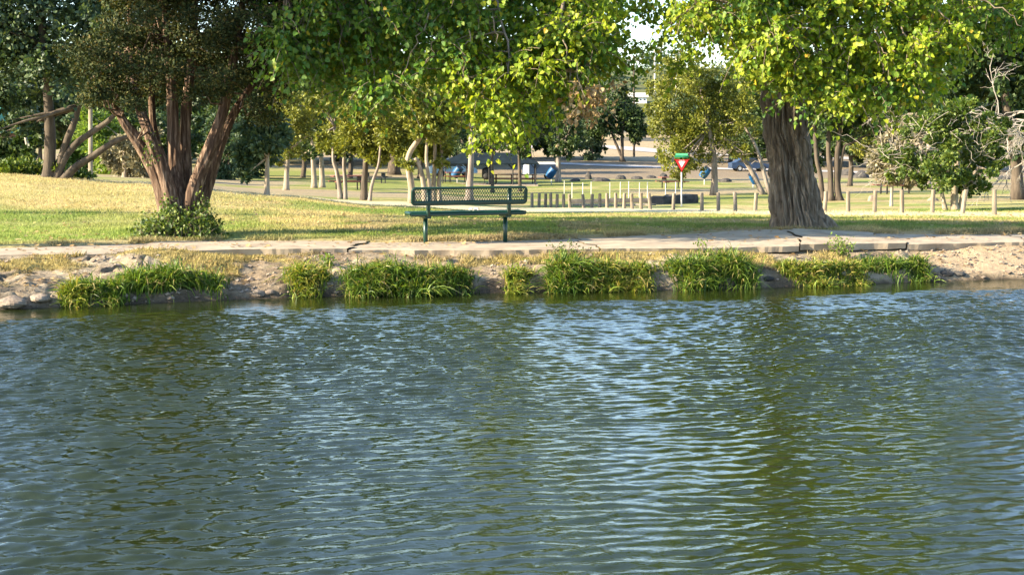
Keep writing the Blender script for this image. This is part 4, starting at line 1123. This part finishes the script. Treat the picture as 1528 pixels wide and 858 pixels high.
bg_tree('dark_tree', 'deep green tree filling the right edge behind the dead white boughs', 'tree',
        [([(1520, 292), (1515, 240), (1505, 180), (1490, 60), (1480, -60)], 18, 9)],
        [(1480, 90, 90, 70), (1560, 100, 90, 80), (1510, 190, 60, 60), (1440, 50, 60, 60), (1500, 0, 110, 70), (1420, 120, 40, 50), (1560, 210, 70, 50), (1500, -120, 120, 80)], 57, 'oak', 'darkbark', 12000, .19, GT, WIDE, 80, .25, .3)
bg_tree('sunny_tree', 'olive yellow tree in the distance between the cottonwood boughs at right', 'tree',
        [([(1385, 285), (1385, 200), (1372, 100)], 8, 4)], [(1370, 70, 34, 50), (1350, 30, 44, 40), (1310, 215, 30, 16), (1290, 225, 24, 14)], 82, 'juniper', 'greybark', 4200, .18, GT, DIAM, 34)
# dead bough tree at the right edge
D = 47
db = P(1580, 330, D); db[2] = gz(db[0], db[1])
dead = thing('dead_tree', db, 'bare bleached dead tree reaching in from the right edge', 'tree', GT)
m = MB()
m.tube(spline([db - np.array([0, 0, .1]), P(1578, 270, D), P(1570, 210, D), P(1560, 150, D)], 16), np.linspace(.2, .1, 16), 10)
def fork(a, b, r, depth):
    p_ = limb_to(m, a, b, r, r * .55, 5, sag=rng.uniform(-.02, .08), k=8, wob=.28)
    if depth == 0: return
    for q in range(rng.integers(3, 6)):
        s_ = p_[rng.integers(2, 8)]
        L = np.linalg.norm(b - a) * rng.uniform(.35, .62)
        d = unit((b - a) / np.linalg.norm(b - a) * .75 + rng.normal(0, .5, 3) * np.array([1, .5, 1]) + np.array([0, 0, -.25]))
        fork(s_, s_ + d * L, r * .60, depth - 1)
for (u, v, u2, v2) in [(1574, 235, 1462, 165), (1572, 225, 1490, 200), (1562, 165, 1470, 178), (1570, 215, 1500, 260), (1576, 250, 1455, 215), (1565, 180, 1448, 190)]:
    fork(P(u, v, D), P(u2, v2, D + rng.uniform(-1, 1)), .032, 3)
m.build('branches', M['deadwood'], dead)

# far wooded hillside as one mass, with a few rows of nearer dark trees
L = Leafy()
for k in range(230):
    y = rng.uniform(205, 430); u = rng.uniform(-300, 1830)
    if 925 < u < 1015 and y < 300: continue
    x = (u - 764) / F * y; z = gz(x, y); h = rng.uniform(7, 12)
    V, Fc, _, _ = clump_crown((x, y, z + h * .5), (h * .62, h * .5, h * .55), 16, 420, .85, WIDE, .38, .4)
    L.add(V, Fc)
o = L.build('far_woodland', M['bluegreen'], None)
tag(o, 'hazy green woodland covering the far hillside', 'woodland', kind='stuff')
backs = [(60, 150, 12), (140, 160, 13), (215, 140, 12), (300, 150, 13), (360, 165, 13), (420, 150, 12), (465, 160, 12), (510, 150, 13), (560, 165, 12), (620, 150, 13), (680, 160, 12), (735, 172, 11), (790, 176, 11), (850, 178, 10), (1090, 175, 11), (1160, 170, 12), (1220, 165, 12), (1300, 180, 12), (1370, 172, 13), (1450, 160, 13), (1520, 165, 12)]
words = ['leftmost', 'second from the left', 'third from the left', 'fourth from the left', 'fifth from the left', 'sixth from the left', 'seventh from the left', 'eighth from the left', 'ninth from the left', 'tenth from the left', 'eleventh from the left', 'twelfth from the left', 'thirteenth from the left', 'fourteenth from the left', 'seventh from the right', 'sixth from the right', 'fifth from the right', 'fourth from the right', 'third from the right', 'second from the right', 'rightmost']
for (u, D, h), w_ in zip(backs, words):
    b = G(u, D); k = 1 / mpp(D)
    uu, vv = proj(b); hp = h * k
    bg_tree('background_tree', 'dark green tree in the far row before the hillside, ' + w_, 'tree', [([(uu, vv), (uu, vv - hp * .3), (uu + 3, vv - hp * .6)], 6, 4)],
            [(uu, vv - hp * .6, hp * .44, hp * .36), (uu - hp * .28, vv - hp * .38, hp * .27, hp * .26), (uu + hp * .28, vv - hp * .36, hp * .27, hp * .26)], D, 'oak' if int(u) % 3 else 'bluegreen', 'darkbark', 3400, .46, 'far row of dark trees', WIDE, 26, .4, .32)

# ------------------------------------------------------------------ posts, stakes
POSTS = [(794, 309, 21), (804, 309.5, 21), (813.8, 310, 21), (822, 310.5, 22), (831, 311, 21.5), (841, 311, 21.5), (850.5, 311.5, 22), (871.5, 312, 22), (883, 312.5, 23), (895, 313, 24), (906, 313.5, 25), (919, 314, 26), (931, 314.5, 26), (943.6, 315, 26), (956.7, 315, 27), (970.6, 315.5, 27), (1004.5, 316.7, 28), (1047.5, 317, 29), (1072, 317, 29.5), (1097.6, 317, 30), (1127, 317, 29),
         (1230, 319, 33), (1265.7, 319.5, 34), (1305, 320.5, 36), (1346, 320.5, 37), (1391, 321, 38), (1435.4, 322, 39), (1484, 323, 40)]
ordn = ['first', 'second', 'third', 'fourth', 'fifth', 'sixth', 'seventh', 'eighth', 'ninth', 'tenth', 'eleventh', 'twelfth', 'thirteenth', 'fourteenth', 'fifteenth', 'sixteenth', 'seventeenth', 'eighteenth', 'nineteenth', 'twentieth', 'last']
for k, (u, v, hp) in enumerate(POSTS):
    Dp = np.interp(u, [794, 850, 871, 970, 1127, 1484], [54, 52, 51, 47, 43, 34.5])
    b = G(u, Dp); uu, vv = proj(b); top = P(u, v - hp, Dp)
    h = max(.5, top[2] - b[2]); w_ = .105
    m = MB()
    lean = rng.normal(0, .045, 2)
    n = 10; th = np.arange(n) / n * 2 * pi
    pts = np.array([[b[0], b[1], b[2] - .1], [b[0] + lean[0] * .5, b[1], b[2] + h * .5], [b[0] + lean[0], b[1] + lean[1], b[2] + h - .015], [b[0] + lean[0], b[1] + lean[1], b[2] + h]])
    m.tube(pts, [w_ * .62, w_ * .58, w_ * .56, w_ * .48], n, disp=lambda th, z, R: .006 * (vnoise(np.cos(th) * 3, np.sin(th) * 3, z * 2) - .5))
    m.tube([pts[1] + (pts[2] - pts[1]) * .45 + np.array([0, -w_ * .5, 0]), pts[1] + (pts[2] - pts[1]) * .45 + np.array([0, -w_ * .62, 0])], .018, 6)
    o = m.build('wooden_post', M['post'])
    lab = ('%s weathered wooden post counted rightward from the bench' % ordn[k]) if k < 21 else ('%s weathered wooden post counted rightward from the cottonwood trunk' % ordn[k - 21])
    if k == 20: lab = 'weathered wooden post nearest the left side of the cottonwood trunk'
    tag(o, lab, 'post', 'weathered wooden posts along the pale track')
for u, v, hp in [(842, 291, 20), (853.6, 296, 22), (869.6, 298, 24), (882, 300, 28), (910, 300, 26), (925.5, 300, 27), (938, 300, 28), (954, 300, 26), (966, 299, 26), (993, 299, 24), (1008, 299, 26)]:
    b = Gv(u, v)
    m = MB(); m.tube([b - np.array([0, 0, .1]), b + np.array([0, 0, hp * mpp(b[1])])], .02, 8); m.tube([b + np.array([0, 0, hp * mpp(b[1])]), b + np.array([0, 0, hp * mpp(b[1]) + .03])], [.026, .014], 8)
    tag(m.build('thin_stake', M['stake']), 'thin pale stake standing on the grass behind the row of wooden posts', 'stake', 'thin pale stakes behind the posts')

# ------------------------------------------------------------------ yield sign
Dy = 52.0
b = G(1017, Dy); kk = mpp(Dy)
ys_sign = thing('yield_sign', b, 'red and white triangular yield sign with green street blades on a thin pole', 'sign')
m = MB(); m.tube([b - np.array([0, 0, .1]), P(1017, 238, Dy)], .030, 8); m.build('pole', M['galv'], ys_sign)
cx, _, cz = P(1017, 246, Dy)
def tri(r, y, th, rc=.12):
    V = []
    for a in (150, 30, 270):
        for s_ in np.linspace(-50, 50, 5):
            A = radians(a)
            c0 = np.array([cos(A), sin(A)]) * r * (1 - rc * 1.0)
            V.append(c0 + r * rc * .5 * np.array([cos(A + radians(s_)), sin(A + radians(s_))]))
    V = np.array(V)[::-1]; n = len(V)
    W = np.array([[cx + q[0], y, cz + q[1] + .04] for q in V] + [[cx + q[0], y + th, cz + q[1] + .04] for q in V])
    j = np.arange(n)
    return W, n, np.stack([j, (j + 1) % n, n + (j + 1) % n, n + j], 1)
def sign_plate(name, r, y, th, mat):
    W, n, q = tri(r, y, th)
    me = bpy.data.meshes.new(name)
    me.from_pydata([tuple(p_ - np.array(b)) for p_ in W], [], [list(range(n)), list(range(2 * n - 1, n - 1, -1))] + [list(f[::-1]) for f in q])
    me.materials.append(mat); o = bpy.data.objects.new(name, me); COL.objects.link(o); o.parent = ys_sign
sign_plate('red_plate', .36, Dy - .06, .012, M['signred'])
sign_plate('white_centre', .17, Dy - .066, .004, M['white'])
cu = bpy.data.curves.new('lettering', 'FONT'); cu.body = 'YIELD'; cu.align_x = 'CENTER'; cu.align_y = 'CENTER'; cu.size = .085; cu.extrude = .0015
to = bpy.data.objects.new('lettering_source', cu); COL.objects.link(to)
to.rotation_euler = (pi / 2, 0, 0)
bpy.context.view_layer.update()
me = bpy.data.meshes.new_from_object(to.evaluated_get(bpy.context.evaluated_depsgraph_get()))
bpy.data.objects.remove(to)
me.materials.clear(); me.materials.append(M['white'])
lo = bpy.data.objects.new('lettering', me); COL.objects.link(lo); lo.rotation_euler = (pi / 2, 0, 0); lo.parent = ys_sign
lo.location = np.array([cx, Dy - .064, cz + .15]) - np.array(b)
for dz, rz, L_ in [(.315, .12, .56), (.39, -.5, .5)]:
    m = MB(); m.box((cx, Dy, cz + dz), (L_, .012, .085), rz); m.build('street_blade', M['signgreen'], ys_sign)
# ------------------------------------------------------------------ pavilion
Dp = D_at(733, 277); Dp = min(max(Dp, 90), 125)
pb_ = G(730, Dp); k = mpp(Dp)
pav = thing('picnic_pavilion', pb_, 'open picnic pavilion with a dark hipped metal roof on slim posts', 'pavilion')
W_ = 146 * k; zb = pb_[2]; ze = P(730, 243, Dp)[2]; zr = P(730, 228, Dp)[2]; dd = 4.2
x0, x1 = P(658, 240, Dp)[0], P(803, 240, Dp)[0]; y0, y1 = Dp - dd / 2, Dp + dd / 2
hx = W_ * .22
V = [(x0, y0, ze), (x1, y0, ze), (x1, y1, ze), (x0, y1, ze), (x0 + hx, Dp, zr), (x1 - hx, Dp, zr)]
V2 = [(a, b_, c_ - .10) for a, b_, c_ in V]
m = MB()
m.add(np.array(V + V2), [np.array([[0, 1, 5, 4], [2, 3, 4, 5], [7, 6, 10, 11], [9, 8, 11, 10], [0, 6, 7, 1], [1, 7, 8, 2], [2, 8, 9, 3], [3, 9, 6, 0]]), np.array([[1, 2, 5], [3, 0, 4], [8, 7, 11], [6, 9, 10]])])
for t in np.linspace(.03, .97, 22):
    m.box((x0 + (x1 - x0) * t, y0 + .02, ze - .05), (.03, .05, .09))
m.build('roof', M['roof'], pav)
for t in (.03, .27, .5, .74, .97):
    for yy in (y0 + .25, y1 - .25):
        x = x0 + (x1 - x0) * t
        m = MB(); zg = gz(x, yy); m.tube([(x, yy, zg - .1), (x, yy, ze - .08)], .055, 8)
        for s_ in (-1, 1): m.tube([(x, yy, ze - .5), (x + s_ * .35, yy, ze - .11)], .025, 6)
        m.build('post', M['blackmetal'], pav)
m = MB(); m.box(((x0 + x1) / 2, Dp, zb + .03), (W_ * .98, dd, .14)); m.build('slab', M['concrete'], pav)

def picnic_table(u, v, lab, sc=1.0, mat='redwood', D=None, rz=0.0, lift=0.0):
    b = Gv(u, v) if D is None else G(u, D)
    b = b + np.array([0, 0, lift])
    r = thing('picnic_table', b, lab, 'picnic table', 'picnic tables in the park')
    def part(n, boxes):
        m = MB()
        for c, s_ in boxes:
            c = np.array(c) * sc; c = np.array([c[0] * cos(rz) - c[1] * sin(rz), c[0] * sin(rz) + c[1] * cos(rz), c[2]])
            m.box(b + c, np.array(s_) * sc, rz)
        m.build(n, M[mat if n != 'frame' else 'blackmetal'], r)
    part('tabletop', [((0, q, .76), (1.9, .17, .045)) for q in (-.28, -.093, .093, .28)])
    for q in (-.72, .72): part('bench', [((0, q + e, .46), (1.9, .13, .045)) for e in (-.07, .07)])
    for sx in (-1, 1): part('frame', [((sx * .62, 0, .42), (.06, 1.6, .05)), ((sx * .62, 0, .58), (.055, .7, .3))] + [((sx * .62, sy * .35, .2), (.058, .08, .44)) for sy in (-1, 1)])
picnic_table(683, 276, 'red picnic table inside the pavilion at its left end', D=Dp + .3, lift=.12, rz=.2)
picnic_table(752, 276, 'red picnic table inside the pavilion right of its middle', D=Dp, lift=.12, rz=-.1)
picnic_table(783, 276, 'red picnic table near the right end of the pavilion', D=Dp + .4, lift=.12)
picnic_table(1003, 281, 'red brown picnic table under the big juniper by the yield sign', rz=.3)
picnic_table(520, 283, 'dark picnic table in the shade behind the twin curved stems', mat='redwood', rz=.4)
picnic_table(560, 274, 'dark picnic table farther up the lit slope', mat='blackmetal', rz=-.3)
picnic_table(205, 281, 'red picnic table beyond the brow just left of the cedar stems', D=84, rz=.1)
picnic_table(1335, 290, 'red picnic table half hidden under the grey twiggy shrub', rz=.2)
# grill drum under the pavilion
b = G(727, Dp - 1.2) + np.array([0, 0, .1]); r = thing('barbecue_smoker', b, 'round black smoker standing in front of the pavilion', 'smoker')
m = MB(); q = np.linspace(0, 1, 12); m.tube(np.array([[b[0], b[1], b[2] + .35 + .95 * t] for t in q]), .42 * np.sqrt(np.clip(1 - (2 * q - 1) ** 6, .15, 1)), 18); m.build('drum', M['blackmetal'], r, True)
for sx in (-1, 1):
    m = MB(); m.tube([b + np.array([sx * .25, 0, -.02]), b + np.array([sx * .22, 0, .42])], .03, 6); m.build('leg', M['blackmetal'], r)

# tilted blue barrels on stands
def barrel(u, v, hp, lab, tilt, D=None):
    b = Gv(u, v + hp * .75) if D is None else G(u, D); k = mpp(b[1])
    r = thing('litter_barrel', b, lab, 'barrel', 'tilted blue barrels')
    h = 18.5 * k; R = 6.1 * k
    c = P(u, v, b[1]); d = np.array([sin(tilt), -.25, cos(tilt)]); d /= np.linalg.norm(d)
    t = np.linspace(-.5, .5, 15); rad = R * (1 + .05 * np.cos(t * 2 * pi)) * np.where(np.abs(np.abs(t) - .2) < .03, 1.05, 1)
    m = MB(); m.tube(c + t[:, None] * d * h * .85, rad, 20); m.build('drum', M['barrel'], r, True)
    m = MB(); m.tube([c + d * h * .43, c + d * h * .46], R * 1.03, 20); m.build('rim', M['blackmetal'], r)
    m = MB(); zc = c[2] - h * .3
    m.tube([(c[0], c[1] + R * .8, b[2] - .1), (c[0], c[1] + R * .8, c[2])], .04, 8); m.tube([(c[0], c[1] + R * .8, zc), (c[0], c[1], zc)], .03, 6); m.build('stand', M['galv'], r)
barrel(823, 258, 24, 'tilted blue barrel right of the pavilion beside a pale trunk', .55)
barrel(682, 257, 24, 'light blue tilted barrel seen under the left end of the pavilion', .6, Dp + 3)
barrel(1052, 258, 24, 'tilted blue barrel behind the trunk of the big juniper', .6)
barrel(1125, 266, 20, 'tilted blue barrel half hidden at the left of the cottonwood trunk', -.5)

# vehicles
def car(u, v, D, lab, name, cat, rz, body, L_=4.4, Hh=1.5, box=False):
    b = G(u, D); r = thing(name, b, lab, cat)
    R_ = np.array([[cos(rz), -sin(rz), 0], [sin(rz), cos(rz), 0], [0, 0, 1]])
    def put(n, V, F_, mat):
        mk(n, np.asarray(V) @ R_.T + b, F_, mat, r)
    def prism(prof, w):
        pr = np.array(prof); n = len(pr)
        V = np.array([[x, s_ * w, z] for s_ in (-1, 1) for x, z in pr]); j = np.arange(n)
        q = np.stack([j, (j + 1) % n, n + (j + 1) % n, n + j], 1)
        c0 = np.array([[pr[:, 0].mean(), -w, pr[:, 1].mean()], [pr[:, 0].mean(), w, pr[:, 1].mean()]]); V = np.vstack([V, c0])
        t = np.concatenate([np.stack([(j + 1) % n, j, np.full(n, 2 * n)], 1), np.stack([n + j, n + (j + 1) % n, np.full(n, 2 * n + 1)], 1)])
        return V, [q, t]
    h = L_ / 2
    if box:
        V, f = prism([(-h, .5), (h, .5), (h, Hh + .5), (h - .15, Hh + .68), (-h + .5, Hh + .68), (-h + .1, Hh + .3), (-h, Hh - .2)], .95); put('body', V, f, M['white'])
        V, f = prism([(-h + .5, .55), (h - .02, .55), (h - .02, 1.45), (-h + .5, 1.45)], .965); put('lower_panel', V, f, M['bluepaint'])
        V, f = prism([(-h + .2, Hh + .69), (h - .1, Hh + .69), (h - .1, Hh + .78), (-h + .2, Hh + .78)], .8); put('roof_rack', V, f, M['blackmetal'])
    else:
        V, f = prism([(-h, .32), (h, .32), (h, .62), (h - .25, .85), (h * .45, .95), (h * .18, Hh - .05), (-h * .45, Hh), (-h * .82, 1.0), (-h, .92)], .86); put('body', V, f, body)
        V, f = prism([(h * .38, .97), (h * .17, Hh - .12), (-h * .44, Hh - .07), (-h * .7, 1.0)], .872); put('window', V, f, M['glassdark'])
    for sx in (-.6, .6):
        for sy in (-.82, .82):
            m = MB(); c = np.array([sx * h, sy, .33]) @ R_.T + b; a = np.array([0, .11, 0]) @ R_.T
            m.tube([c - a, c + a], .33, 16); w = m.build('wheel', M['rubber'], r)
            m = MB(); m.tube([c - a * 1.05, c + a * 1.05], .18, 12); o = mk('rim', np.concatenate(m.V) - np.array(r.location), [np.concatenate(f) for f in m.Fs.values() if f], M['galv']); o.parent = w; o.location = (0, 0, 0)
car(676, 255, 128, 'pale blue parked car seen through the left half of the pavilion', 'parked_car', 'car', .25, M['lightblue'])
car(804, 258, 126, 'boxy white trailer with a dark blue lower side at the right of the pavilion', 'utility_trailer', 'trailer', .08, M['white'], 3.0, 1.0, True)
car(1118, 240, 150, 'grey blue parked car on the road behind the big juniper', 'parked_car', 'car', .1, M['bluepaint'])

# culvert walls and boulders
def wallpiece(name, u0, v0, u1, v1, hp, lab, mat, th=.5):
    a, c = Gv(u0, v0), Gv(u1, v1); k = mpp((a[1] + c[1]) / 2)
    n = 40; t = np.linspace(0, 1, n)
    base = a + (c - a) * t[:, None]; base[:, 2] = ground_z(base[:, 0], base[:, 1])
    h = hp * k * (1 + .25 * (vnoise(t * 14, t * 0) - .5)); d = np.array([c[1] - a[1], -(c[0] - a[0]), 0]); d = d / np.linalg.norm(d) * th / 2
    prof = [(1, 0, -.15), (1.05, .0, .5), (.9, 0, 1), (-.9, 0, 1), (-1, 0, -.15)]
    V = []
    for s_, _, q in prof:
        zq = base[:, 2] + np.where(q < 0, q, q * h)
        V.append(np.column_stack([base[:, 0] + d[0] * s_, base[:, 1] + d[1] * s_ + .05 * (vnoise(t * 20, t * 0 + q * 3) - .5), zq]))
    V = np.stack(V, 1).reshape(-1, 3); K = len(prof)
    i = np.arange(n - 1)[:, None] * K + np.arange(K - 1)[None]
    Q = np.stack([i, i + 1, i + K + 1, i + K], -1).reshape(-1, 4)
    caps = np.array([[0, 1, 2, 3], [0, 2, 3, 4]])
    V_ = V; T = np.array([[0, 2, 1], [0, 3, 2], [0, 4, 3]]); T2 = T[:, ::-1] + (n - 1) * K
    return tag(mk(name, V_, [Q, np.concatenate([T, T2])], mat), lab, 'wall')
wallpiece('stone_wall', 852, 304, 1000, 303, 6.5, 'long low dark stone edging behind the wooden posts', M['darkrock'], .5)
wallpiece('stone_wall', 980, 305, 1032, 303, 12, 'short dark stone block wall behind the yield sign pole', M['darkrock'], .7)
wallpiece('stone_kerb', 853, 307, 975, 307, 2.5, 'pale low kerb in front of the dark stone edging', M['post'], .4)
for k_, (u, v, w_, h_) in enumerate([(858, 271, 16, 6), (878, 268, 10, 16), (897, 271, 30, 7), (927, 268, 16, 9), (950, 268, 18, 6), (972, 266, 16, 6), (990, 264, 12, 7), (1082, 272, 22, 8), (1265, 262, 22, 12), (1285, 266, 26, 14), (1345, 268, 20, 9), (1300, 300, 10, 12), (1195 + 10, 268, 20, 9), (1392, 300, 16, 8), (1500, 268, 22, 8)]):
    b = Gv(u, v); k = mpp(b[1])
    th = np.linspace(0, pi, 10); ph = np.arange(16) / 16 * 2 * pi
    T_, P_ = np.meshgrid(th, ph, indexing='ij'); X = np.sin(T_) * np.cos(P_); Y = np.sin(T_) * np.sin(P_); Zs = np.cos(T_)
    d = .7 + .65 * fbm(X * 1.5 + u, Y * 1.5, Zs * 1.5, 4)
    V = np.stack([X * d * w_ * k / 2, Y * d * w_ * k / 2, Zs * d * h_ * k * .75], -1).reshape(-1, 3) + b
    i = np.arange(9)[:, None] * 16 + np.arange(16)[None]; j = np.arange(9)[:, None] * 16 + (np.arange(16)[None] + 1) % 16
    lab = ['dark boulder nearest the pavilion in the line beside the road', 'upright dark stump stone in the boulder line', 'long flat dark boulder in the middle of the line beside the road', 'dark boulder below the small slope tree line', 'low boulder in front of the pale road left of the juniper',
           'low boulder just left of the juniper skirt', 'boulder touching the juniper skirt', 'dark boulder between the juniper trunk and the cottonwood', 'dark boulder right of the three bare stems', 'largest dark boulder right of the three bare stems', 'boulder under the left of the grey twiggy shrub', 'grey stump behind the third post from the cottonwood', 'dark boulder hidden close behind the cottonwood trunk', 'grey boulder under the wide shrubby tree', 'dark boulder beside the road at the far right'][k_]
    tag(mk('boulder', V, [np.stack([i, i + 16, j + 16, j], -1).reshape(-1, 4)], M['darkrock'] if 'grey' not in lab else M['rock'], smooth=False), lab, 'boulder', 'boulders lining the road')

# poles, wires, buildings
def upole(u, vtop, D, r, lab, mat, arm=True, vb=None):
    b = G(u, D); t = P(u, vtop, D); root = thing('utility_pole', b, lab, 'utility pole', 'utility poles')
    m = MB(); m.tube([b - np.array([0, 0, .2]), (b + t) / 2, t], [r, r * .9, r * .8], 10); m.build('shaft', M[mat], root)
    if arm:
        m = MB(); m.box(t - np.array([0, 0, .5]), (2.4, .12, .14)); m.build('crossarm', M[mat], root)
        for s_ in (-1, -.5, .5, 1):
            m = MB(); q = t + np.array([s_ * 1.05, 0, -.42]); m.tube([q, q + np.array([0, 0, .22])], [.05, .03], 8); m.build('insulator', M['white'], root)
    return t
upole(135, 120, 78, .14, 'pale grey pole standing between the leaning tree and the cedar', 'palebark', False)
t1 = upole(946, 85, 185, .16, 'dark utility pole in the sky gap in front of the far hillside', 'darkbark')
t2 = upole(977, 68, 300, .2, 'pale utility pole with crossarm on the skyline', 'stake')
t3 = upole(1009, 76, 310, .2, 'second pale utility pole with crossarm, partly behind the juniper top', 'stake')
def wire(a, b, lab):
    t = np.linspace(0, 1, 24)[:, None]; a = np.asarray(a); b = np.asarray(b)
    m = MB(); m.tube(a + (b - a) * t - np.array([0, 0, 1.0]) * 1.2 * 4 * t * (1 - t), .022, 5); tag(m.build('power_line', M['blackmetal']), lab, 'wire')
wire(P(946, 127, 184), P(1400, 130, 175), 'upper thin power line running right from the dark pole')
wire(P(946, 152, 184), P(1400, 156, 175), 'lower thin power line running right from the dark pole')
def building(u, D, vbase, w, d, h, lab, wall, roof, name='building', rz=0.0):
    b = G(u, D); r = thing(name, b, lab, 'building')
    m = MB(); m.box(b + np.array([0, 0, h / 2 - .3]), (w, d, h + .6)); m.build('wall', M[wall], r)
    m = MB(); z = b[2] + h
    V = np.array([(-w / 2 - .4, -d / 2 - .4, 0), (w / 2 + .4, -d / 2 - .4, 0), (w / 2 + .4, d / 2 + .4, 0), (-w / 2 - .4, d / 2 + .4, 0), (-w / 2 - .4, 0, d * .28), (w / 2 + .4, 0, d * .28)]) + np.array([b[0], b[1], z + .01])
    m.add(V, [np.array([[0, 1, 5, 4], [2, 3, 4, 5], [3, 2, 1, 0]]), np.array([[1, 2, 5], [3, 0, 4]])]); m.build('roof', M[roof], r)
    for t in np.linspace(-.35, .35, 4):
        m = MB(); m.box(b + np.array([t * w, -d / 2 - .02, h * .55]), (w * .11, .1, h * .3)); f = m.build('window', M['white'], r)
        m = MB(); m.box(b + np.array([t * w, -d / 2 - .06, h * .55]), (w * .09, .06, h * .26)); o = mk('pane', np.concatenate(m.V) - np.array(r.location), [np.concatenate(q) for q in m.Fs.values() if q], M['glassdark']); o.parent = f
building(-110, 95, 262, 10.6, 7, 2.6, 'red brick building with a green roof at the far left edge', 'brick', 'greenroof', 'brick_building')
building(951, 330, 100, 4.2, 4, 1.2, 'small pale building on the far hillside in the sky gap', 'white', 'stake', 'pale_building')

# ------------------------------------------------------------------ camera, light, sky
cam = bpy.data.cameras.new('camera'); cam.sensor_width = 36; cam.lens = F / 1528 * 36; cam.clip_end = 3000; cam.clip_start = .1
co = bpy.data.objects.new('camera', cam); COL.objects.link(co)
co.location = (0, 0, H); co.rotation_euler = (pi / 2 - PITCH, 0, 0)
SC.camera = co
sun = bpy.data.lights.new('sun', 'SUN'); sun.energy = 5.0; sun.angle = radians(.53); sun.color = (1, .84, .60)
so = bpy.data.objects.new('sun', sun); COL.objects.link(so)
from mathutils import Vector
so.rotation_euler = Vector(-SUN).to_track_quat('-Z', 'Y').to_euler(); so.location = (-30, -10, 30)
w = bpy.data.worlds.new('World'); SC.world = w; w.use_nodes = True
nt = w.node_tree; nt.nodes.clear()
sk = nt.nodes.new('ShaderNodeTexSky'); sk.sky_type = 'NISHITA'; sk.sun_disc = False
sk.sun_elevation = SUN_EL
sk.sun_rotation = math.atan2(SUN[0], SUN[1])
sk.air_density = 1.0; sk.dust_density = .6; sk.ozone_density = 2.0
bg = nt.nodes.new('ShaderNodeBackground'); bg.inputs[1].default_value = .12
wo = nt.nodes.new('ShaderNodeOutputWorld')
nt.links.new(sk.outputs[0], bg.inputs[0]); nt.links.new(bg.outputs[0], wo.inputs[0])
vs = SC.view_settings; vs.view_transform = 'Standard'; vs.look = 'None'; vs.exposure = 2.05; vs.gamma = 1.0; vs.use_curve_mapping = False
SC.render.engine = 'CYCLES'
SC.cycles.max_bounces = 6; SC.cycles.diffuse_bounces = 3; SC.cycles.glossy_bounces = 3; SC.cycles.transmission_bounces = 3; SC.cycles.transparent_max_bounces = 4
SC.cycles.use_denoising = True
SC.cycles.caustics_reflective = False; SC.cycles.caustics_refractive = False
